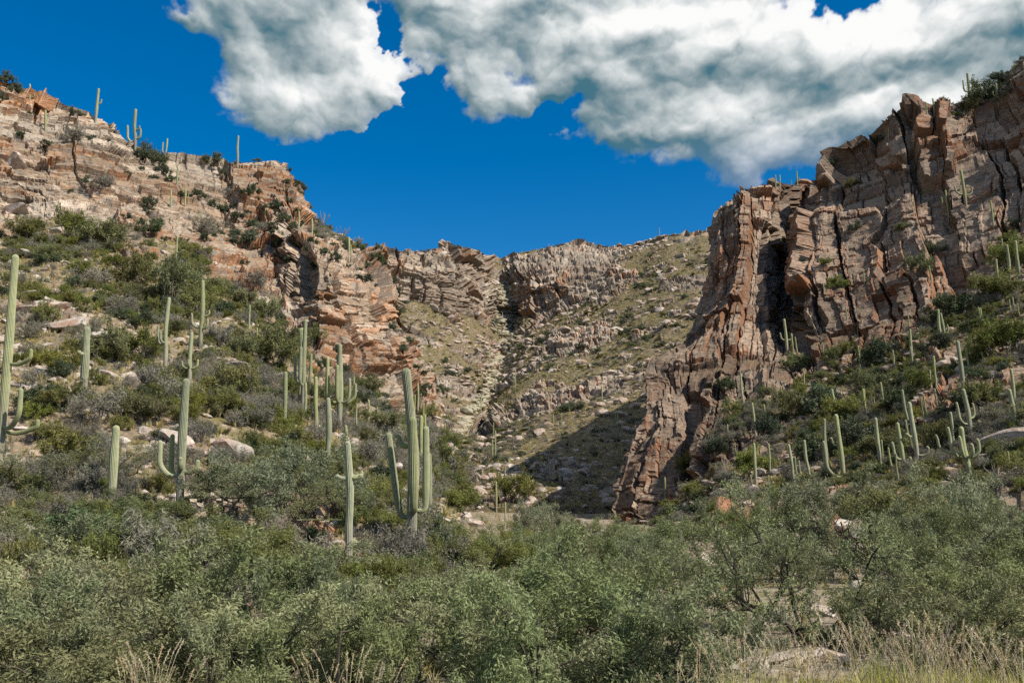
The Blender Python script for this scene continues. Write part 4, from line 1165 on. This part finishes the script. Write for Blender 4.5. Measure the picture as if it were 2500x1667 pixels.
saguaro(203, 962, 213, 796, [(.58, -.5, -1, 1.6, .61, .5)], 8.5, 'single saguaro with one small bud arm on the sunny hillside', 'saguaros of the sunny hillside', ribs=14, phrase='the saguaro with a small bud arm')
saguaro(402, 911, 413, 725, [(.38, -1, -.2, 2.6, .62, .6), (.40, -.6, -1, 2.2, .53, .6)], 5.0, 'saguaro with two short arms on one side amid green shrubs', 'saguaros of the sunny hillside', phrase='the saguaro with arms on one side')
saguaro(489, 852, 495, 683, [(.32, -1, .1, 3.4, .52, .6), (.30, 1, -.3, 2.2, .42, .6), (.48, 1, .1, 2.2, .56, .45)], 5.2, 'tall pale saguaro with several stubby arms above the green shrubs', 'saguaros of the sunny hillside', phrase='the pale saguaro with stubby arms')
saguaro(462, 940, 468, 810, [(.32, -1, -.2, 2.6, .45, .6), (.34, .1, -1, 2.2, .46, .6), (.32, 1, -.1, 2.8, .48, .6)], 4.8, 'saguaro with three small arms like a trident low on its trunk', 'saguaros of the sunny hillside', phrase='the trident saguaro')
saguaro(829, 1055, 830, 838, [(.34, -1, -.15, 3.3, .84, .74), (.34, 1, -.2, 2.8, .60, .62), (.34, 1, .2, 4.2, .55, .60), (.34, -.2, -1, 2.0, .74, .8), (.33, -1, .5, 4.4, .62, .6)], 6.2,
        'candelabra saguaro with five upright arms in front of the orange cliff', 'saguaros by the orange cliff', phrase='the candelabra saguaro')
saguaro(738, 1020, 746, 778, [(.36, -1, -.2, 2.6, .62, .7), (.36, 1, -.1, 2.2, .64, .7), (.33, -.3, -1, 2.2, .70, .85)], 5.4, 'clustered saguaro with arms held tight against its trunk', 'saguaros by the orange cliff', phrase='the tight-armed saguaro')
saguaro(853, 1363, 848, 1075, [(.68, -1, -.2, 2.2, .70, .5), (.68, 1, -.2, 2.4, .71, .5), (.70, 1, .6, 2.6, .74, .5)], 8.5, 'saguaro half hidden by bare mesquite branches with tiny ball-like arms', 'tall saguaros of the foreground', ribs=14, phrase='the saguaro with ball-like arms')
saguaro(864, 1364, 863, 1313, (), 8.5, 'short young saguaro at the foot of a taller one in the mesquites', 'young saguaros', phrase='the short young saguaro')
saguaro(2369, 1168, 2345, 1040, [(.42, -1, -.3, 4.2, .98, .62), (.42, -.7, -.9, 3.0, .80, .62), (.42, 1, -.3, 3.4, .76, .66), (.42, .4, -1, 2.6, .66, .6), (.50, -1, .5, 6.0, .86, .5)], 6.5,
        'wide candelabra saguaro with many crowded arms below the crag', 'saguaros of the shaded slope', phrase='the crowded-armed saguaro')
saguaro(2373, 1070, 2351, 948, [(.30, -1, -.2, 3.6, .72, .6), (.24, 1, -.2, 3.0, .36, .6), (.42, 1, .4, 2.6, .72, .5)], 5.2, 'saguaro with arms on both sides behind the crowded candelabra one', 'saguaros of the shaded slope', phrase='the saguaro behind the candelabra')
saguaro(2353, 948, 2337, 831, (), 5.0, 'very tall bare saguaro pole on the shaded slope above the candelabra saguaros', 'saguaros of the shaded slope')
saguaro(2062, 1178, 2040, 1010, [(.10, -1, -.2, 5.4, .60, .8), (.55, -1, .3, 2.0, .66, .5)], 5.6, 'saguaro with a long arm leaning away like a letter V', 'saguaros of the shaded slope', phrase='the V-shaped saguaro')
saguaro(2045, 1030, 2030, 948, (), None, 'armless saguaro directly above the V-shaped one', 'saguaros of the shaded slope')
saguaro(2243, 1136, 2219, 980, [(.16, 1, -.3, 3.4, .30, .7), (.45, -1, -.2, 2.2, .50, .5), (.12, 1, .2, 5.5, .2, .6)], 5.4, 'tall saguaro with low crooked arms at the foot of the shaded slope', 'saguaros of the shaded slope', phrase='the saguaro with low crooked arms')
saguaro(2210, 1158, 2190, 1030, [(.30, -1, -.2, 3.0, .62, .65), (.24, .6, -1, 3.0, .33, .7)], 5.0, 'saguaro with one bent arm beside the one with low crooked arms', 'saguaros of the shaded slope')
saguaro(2481, 1052, 2463, 948, [(.35, 1, -.2, 2.4, .62, .6)], 5.4, 'thick saguaro with one arm next to the huge dark boulder', 'saguaros of the shaded slope')
saguaro(2277, 1330, 2274, 1288, (), 9.0, 'short grey-tipped saguaro poking out of the mesquites', 'young saguaros', Y=40)
saguaro(330, 362, 331, 266, [(.18, -1, 0, 3.4, .58, .7), (.25, 1, 0, 2.4, .50, .7), (.46, 1, -.2, 2.4, .56, .5)], None, 'saguaro with three arms alone on the skyline of the tan ridge', 'saguaros on the tan ridge skyline')
saguaro(233, 299, 241, 216, [(.55, 1, 0, 2.0, .68, .5)], None, 'leaning slender saguaro with a tiny arm on the tan ridge skyline', 'saguaros on the tan ridge skyline')
saguaro(580, 403, 582, 331, (), None, 'straight armless saguaro standing on top of the flat-topped cliff', 'saguaros on the tan ridge skyline')
saguaro(404, 382, 409, 338, [(.2, -1, 0, 2.8, .78, .8)], None, 'double-stemmed saguaro on a ledge block of the tan ridge skyline', 'saguaros on the tan ridge skyline')
saguaro(73, 245, 73, 205, [(.18, -1, 0, 3.6, .45, .7), (.18, 1, 0, 3.6, .40, .7)], None, 'squat saguaro with two low arms on the highest part of the tan ridge', 'saguaros on the tan ridge skyline')
saguaro(2369, 262, 2362, 178, [(.45, -1, 0, 2.6, .78, .6), (.48, 1, 0, 2.8, .72, .6), (.42, .6, 0, 2.0, .86, .6)], None, 'three-armed saguaro on the skyline above the dark crag', 'saguaros on the crag skyline')
saguaro(2438, 256, 2431, 203, [(.4, 1, 0, 2.6, .75, .6), (.4, -1, 0, 2.4, .6, .6)], None, 'two-armed saguaro just below the skyline above the dark crag', 'saguaros on the crag skyline')
saguaro(2282, 284, 2277, 240, [(.35, 1, 0, 2.6, .62, .6)], None, 'one-armed saguaro beside the overhanging block of the dark crag', 'saguaros on the crag skyline')
saguaro(2359, 502, 2345, 414, [(.32, -1, 0, 4.2, .55, .6), (.30, 1, 0, 3.8, .52, .6)], None, 'saguaro with two wide arms against a rusty face of the dark crag', 'saguaros on the crag ledges')
saguaro(2317, 527, 2308, 464, [(.3, -1, 0, 3.4, .72, .6), (.3, 1, 0, 2.8, .6, .6)], None, 'saguaro with two arms at the foot of a rusty face of the dark crag', 'saguaros on the crag ledges')
saguaro(1923, 863, 1914, 778, [(.40, -1, 0, 2.8, .60, .6), (.40, 1, 0, 3.0, .58, .6)], None, 'saguaro with two raised arms below the black chasm of the crag', 'saguaros of the shaded slope', phrase='the saguaro below the black chasm')
saguaro(1814, 984, 1808, 910, [(.4, 1, 0, 2.4, .6, .5)], None, 'one-armed saguaro at the foot of the crag buttress', 'saguaros of the shaded slope')
saguaro(2309, 847, 2296, 763, [(.4, 1, 0, 2.4, .66, .6)], None, 'one-armed saguaro of a close pair high on the shaded slope', 'saguaros of the shaded slope')
saguaro(2299, 840, 2290, 754, (), None, 'armless saguaro of a close pair high on the shaded slope', 'saguaros of the shaded slope')
saguaro(1947, 455, 1945, 418, [(.4, 1, 0, 2.2, .6, .6)], None, 'tallest saguaro on the flat top of the crag buttress', 'saguaros on the crag skyline')

PLAIN = [ # (base, top) pairs of the plain columns, by place
 ('on the skyline of the tan ridge', 'saguaros on the tan ridge skyline', [(133,261,133,239),(876,598,876,576)]),
 ('on a ledge of the tan stepped cliff', 'saguaros on the tan cliff ledges', [(111,324,111,268),(432,455,434,409),(417,508,418,463),(452,504,453,457),(460,500,460,476),(492,546,492,513),(224,396,224,373),(647,543,648,509),(729,564,730,515),(762,578,762,534),(852,633,852,578),(857,630,857,598),(431,643,433,576),(572,690,572,668)]),
 ('in the shrubs of the sunny hillside', 'saguaros of the sunny hillside', [(608,813,610,744),(626,846,628,800),(479,770,479,709)]),
 ('on the bank by the orange cliff', 'saguaros by the orange cliff', [(694,1045,697,906),(745,1024,746,933),(772,1054,771,918),(800,1148,801,969),(797,1130,797,1085),(863,988,864,918),(870,1057,871,984),(899,1033,900,975),(920,1037,921,993),(846,1142,844,1037),(1020,1005,1020,935),(1012,1005,1013,964),(1027,1140,1028,1013),(1034,1060,1034,984),(977,1096,978,1033),(1074,1072,1074,1040),(1086,1075,1087,1033),(1049,1264,1048,1105),(1212,1248,1211,1174),(1038,1080,1037,1010),(735,1010,737,800),(829,1040,831,870),(1234,1270,1234,1225)]),
 ('on the flat top of the crag buttress', 'saguaros on the crag skyline', [(1894,461,1893,427),(1904,458,1904,427),(1932,460,1932,440),(1858,465,1858,452)]),
 ('on the skyline above the dark crag', 'saguaros on the crag skyline', [(2263,280,2261,250),(2170,342,2170,312),(2104,371,2102,349)]),
 ('on a ledge of the dark fissured crag', 'saguaros on the crag ledges', [(2157,530,2156,514),(2426,550,2418,489),(2359,568,2358,551),(2110,688,2108,658),(2013,726,2010,693),(2274,688,2268,648)]),
 ('on the shaded slope below the dark crag', 'saguaros of the shaded slope', [(2068,781,2065,748),(2102,765,2100,747),(2095,816,2092,788),(1937,868,1932,815),(1947,866,1941,822),(2011,871,2008,836),(2220,802,2217,769),(2320,748,2318,727),(2396,793,2388,750),(2374,800,2372,782),(2468,761,2464,730),(2478,764,2472,725),(2491,779,2483,740),
   (2102,916,2094,843),(2110,948,2106,917),(2116,1017,2106,948),(2163,1013,2149,932),(2230,900,2222,845),(2273,948,2270,903),(2290,1005,2281,948),(2257,1031,2247,968),(2264,1024,2254,962),(2136,994,2133,968),(2071,1006,2069,973),(1845,1062,1836,982),(1869,1031,1865,986),(1778,1075,1776,1035),(1795,1110,1794,1080),
   (1939,1183,1925,1083),(1948,1179,1940,1114),(1956,1168,1950,1123),(1977,1169,1963,1073),(2132,1125,2122,1082),(2150,1136,2137,1018),(2156,1136,2152,1073),(2178,1150,2168,1091),(2219,1046,2202,950),(2228,1100,2210,1024),(2367,906,2358,847),(2403,897,2397,858),(2401,796,2393,751),(2468,1158,2460,1100),(2488,1165,2484,1125),
   (1711,1205,1710,1181),(1744,1199,1743,1177),(1791,1212,1788,1176),(1838,1201,1832,1159),(1877,1208,1876,1159),(1625,1215,1623,1164),(1658,1200,1657,1166),(2440,960,2436,925),(2365,700,2362,672)]),
]
for place, group, pts in PLAIN:
    for q in pts:
        rs = random.Random(int(q[0] * 3 + q[1]))
        h = q[1] - q[3]
        saguaro(*q, (), None, ('tall ' if h > 75 else 'short ' if h < 36 else '') + 'slender armless saguaro ' + place, group)

# more slender ones dotted over the shaded slope
C, rs_, _ = candidates(right_P, right_A, 30, 78, .6, zpow=.2)
for c in C:
    q = Vector(c); a = 1250 + FPX * q.x / (q.y * CP + q.z * SP); b = 833.5 - FPX * (q.z * CP - q.y * SP) / (q.y * CP + q.z * SP)
    if b > 1190 or b < 560: continue
    H = rs_.uniform(2.2, 5.0) * FPX / q.y
    saguaro(a, b, a - H * .11 * (a - 1250) / 1250, b - H, (), None, ('tall ' if H > 75 else 'short ' if H < 36 else '') + 'slender armless saguaro on the shaded slope below the dark crag', 'saguaros of the shaded slope')

# tiny saguaros far up the canyon
C, rs_, _ = candidates(back_P, back_A, 70, 77, .55, zpow=.8)
for c in C:
    p = Vector(c)
    H = rs_.uniform(3.0, 6.5)
    t = empty('saguaro', p)
    link('trunk', column_mesh('trunk', [(0, 0, -.6), (0, 0, H * .3), (0, 0, H * .6), (0, 0, H)], .17, .8, 12, 0, .5), t)
    tag(t, 'tiny far-off saguaro on the grassy slope inside the canyon', 'cactus', 'far saguaros inside the canyon')

# ------------------------------------------------------------------ ocotillo, cholla, dead saguaro ribs
M_wand = bark_mat('ocotillo_bark', (.16, .13, .10), (.30, .25, .19))
M_cholla = leaf_mat('cholla_spines', (.34, .33, .20), (.55, .52, .36), .1)
M_ribs = bark_mat('dead_ribs', (.38, .34, .28), (.55, .50, .43))
def ocotillo(px, py, hpx, label):
    p = stand(px, py); h = hpx * p.y / FPX
    rs = np.random.RandomState(int(px))
    t = empty('ocotillo', p)
    for k in range(9):
        a = rs.uniform(0, 6.28); o = rs.uniform(.1, .55) * h
        d = np.array([math.cos(a) * o, math.sin(a) * o, h * rs.uniform(.7, 1)])
        pts = [(0, 0, -.2), d * .4 * np.array([.7, .7, 1]), d * np.array([.95, .95, .8]), d]
        link('wand', mesh_np('wand', *tubes([(pts, np.array([.035, .03, .025, .012]) * max(1, p.y / 90))], 4), M_wand), t)
    tag(t, label, 'ocotillo', 'ocotillos')
ocotillo(788, 552, 45, 'bare ocotillo fan of thin wands on the skyline of the orange cliff')
ocotillo(836, 588, 40, 'smaller bare ocotillo lower along the skyline of the orange cliff')
ocotillo(1772, 1160, 46, 'grey ocotillo wands at the foot of the dark crag')
ocotillo(2435, 1180, 50, 'thin ocotillo wands beside the huge dark boulder')
def cholla(px, py, hpx, label):
    p = stand(px, py); h = hpx * p.y / FPX
    rs = np.random.RandomState(int(px) + 1)
    lines = []; tips = []
    grow(rs, np.zeros(3) - [0, 0, .1], np.array([0, 0, 1.0]), h * .5, h * .06, 0, 2, .8, .5, lines, tips, (4, 6))
    t = empty('cholla', p)
    link('stem', mesh_np('stem', *tubes([(a, np.maximum(b, h * .045)) for a, b in lines], 6), M_twig), t)
    cen = np.concatenate([np.array(a)[rs.randint(0, len(a), 160)] + rs.normal(size=(160, 3)) * h * .055 for a, b in lines])
    link('spines', mesh_np('spines', *leaves(cen, rs.normal(size=cen.shape), np.full(len(cen), h * .05), np.full(len(cen), h * .014), rs), M_cholla), t)
    tag(t, label, 'cholla', 'chollas')
cholla(62, 690, 36, 'pale fuzzy cholla beside the tall brown saguaro')
cholla(95, 705, 34, 'second pale fuzzy cholla just below a rock outcrop')
cholla(122, 690, 24, 'small pale cholla near the rock outcrop')
cholla(2420, 930, 30, 'pale cholla on the shaded slope')
cholla(2460, 985, 34, 'bushy pale cholla near the huge dark boulder')
t = empty('saguaro_skeleton', stand(10, 1190))
rs_ = np.random.RandomState(4)
for k in range(10):
    a = k * .63; top = np.array([.22 * math.cos(a) + .22, .22 * math.sin(a), rs_.uniform(.9, 1.5)])
    b0 = np.array([.12 * math.cos(a), .12 * math.sin(a), -.1])
    link('rib', mesh_np('rib', *tubes([([b0, (b0 + top) / 2, top], [.03, .03, .02])], 4), M_ribs), t)
tag(t, 'dry woody ribs of a dead saguaro by the tall brown saguaro', 'dead cactus')

# ------------------------------------------------------------------ fountain grass of the roadside
def fountain(name, seed, lush):
    bl = tuft_mesh(name + '_blades', seed, 300 if lush else 230, .95, .62, .010, M_lush if lush else M_dry, .75)
    rs = np.random.RandomState(seed)
    heads = []
    for k in range(6 if lush else 9):
        a = rs.uniform(0, 6.28); o = rs.uniform(.1, .55); h = rs.uniform(.85, 1.2)
        top = np.array([math.cos(a) * o, math.sin(a) * o, h]); mid = top * np.array([.35, .35, .55])
        tip = top + np.array([math.cos(a) * .10, math.sin(a) * .10, .14])
        V1, F1 = tubes([([np.zeros(3), mid, top, tip], [.003, .003, .0025, .001])], 4)
        f = rs.rand(40)[:, None]
        q = top + (tip - top) * f
        V2, F2 = leaves(q, (tip - top)[None] * 2 + rs.normal(size=(40, 3)) * .2, np.full(40, .055), np.full(40, .008), rs)
        heads.append(mesh_np(name + '_plume', np.concatenate([V1, V2]), np.concatenate([F1, F2 + len(V1)]), M_plume))
    return bl, heads
FG = [fountain('dry_fountain%d' % k, 700 + k, False) for k in range(3)] + [fountain('lush_fountain%d' % k, 710 + k, True) for k in range(2)]
def grass_clump(px, tpy, Y, kind, s, label, group):
    top = at(px, tpy, Y)
    g = drop(top[0], Y)
    t = empty('grass_clump', (g.x, g.y, g.z - .03))
    h = max(.55, (top[2] - g.z)) 
    t.scale = (s, s, h / 1.15); t.rotation_euler = (0, 0, rnd.uniform(0, 6.28))
    b, heads = FG[kind]
    link('blades', b, t)
    for hd in heads: link('plume', hd, t)
    tag(t, label, 'grass clump', group)
rg = random.Random(21)
for row, (y0, y1, step, lift) in enumerate([(11.0, 12.4, 52, 28), (12.8, 14.2, 48, 8), (14.4, 15.8, 56, -6)]):
    for px in range(1760 + row * 16, 2560, step):
        Y = rg.uniform(y0, y1)
        kind = rg.choice([0, 1, 2, 3, 4]) if not (1830 < px < 2230) else rg.choice([3, 4, 3, 4, 3, 1])
        tpy = 1556 + lift + rg.uniform(-22, 36) - (28 if 2020 < px < 2400 else 0)
        q = (px + rg.uniform(-15, 15), tpy, Y, kind, rg.uniform(.9, 1.3))
        if kind >= 3: grass_clump(*q, 'yellow-green clump of fountain grass with pinkish seed plumes', 'yellow-green fountain grass')
        else: grass_clump(*q, 'straw-coloured clump of fountain grass with pinkish seed plumes', 'dry fountain grass')
for px, tpy, Y in [(370, 1600, 13.2), (405, 1615, 13.6), (335, 1628, 12.6), (790, 1625, 13.5), (850, 1612, 14), (900, 1640, 13), (1650, 1630, 13.2), (1700, 1605, 14.5)]:
    grass_clump(px, tpy, Y, rg.choice([0, 1, 2]), rg.uniform(.8, 1.1), 'dry straw-coloured clump of fountain grass at the edge of the thicket', 'dry grass at the thicket edge')

# ------------------------------------------------------------------ labels by what stands near
marks = [(p, ph) for p, ph in SAG if ph]
PH = {'big rounded pink': 'the big pink boulder', 'huge dark rounded': 'the huge dark boulder', 'white broken': 'the white broken boulder', 'white rock ledge': 'the white rock ledge',
      'flat white rock of the low': 'the low white ledge', 'grey boulder in': 'the shaded grey boulder', 'white stone showing': 'the white stone in the thicket', 'pink and white slab': 'the pink tilted slab', 'long tilted grey': 'the tilted grey slab', 'pinkish split': 'the pinkish split boulder'}
for o in list(COL.objects):
    for k, v in PH.items():
        if o.get('label', '').startswith(k): marks.append((Vector(o.location), v))
for o in list(COL.objects):
    if o.parent is None and o.name.split('.')[0] in ('desert_shrub', 'boulder', 'mesquite_tree', 'grass_clump') and 'group' in o:
        best = None
        for p, ph in marks:
            d = (Vector(o.location) - p).length
            if d < (2.5 + p.y * .035) * (1.7 if o.name.startswith('mesq') else 1) and (best is None or d < best[0]): best = (d, ph)
        lab = o['label']
        if o.name.startswith(('desert_shrub', 'mesquite')):
            big = o.scale[0] * (1 if o.name.startswith('desert') else .48)
            lab = ('large ' if big > 1.15 else 'small ' if big < .7 else '') + lab
        if best is not None:
            cut = {'desert_shrub': ' on the ', 'boulder': ' half buried', 'mesquite_tree': ' among ', 'grass_clump': ' at the '}[o.name.split('.')[0]]
            for c in (cut, ' in the ', ' clinging', ' on the ', ' below the ', ' at the foot'):
                if c in lab: lab = lab.split(c)[0]; break
            lab = lab + ' beside ' + best[1]
        o['label'] = ' '.join(lab.split()[:16])
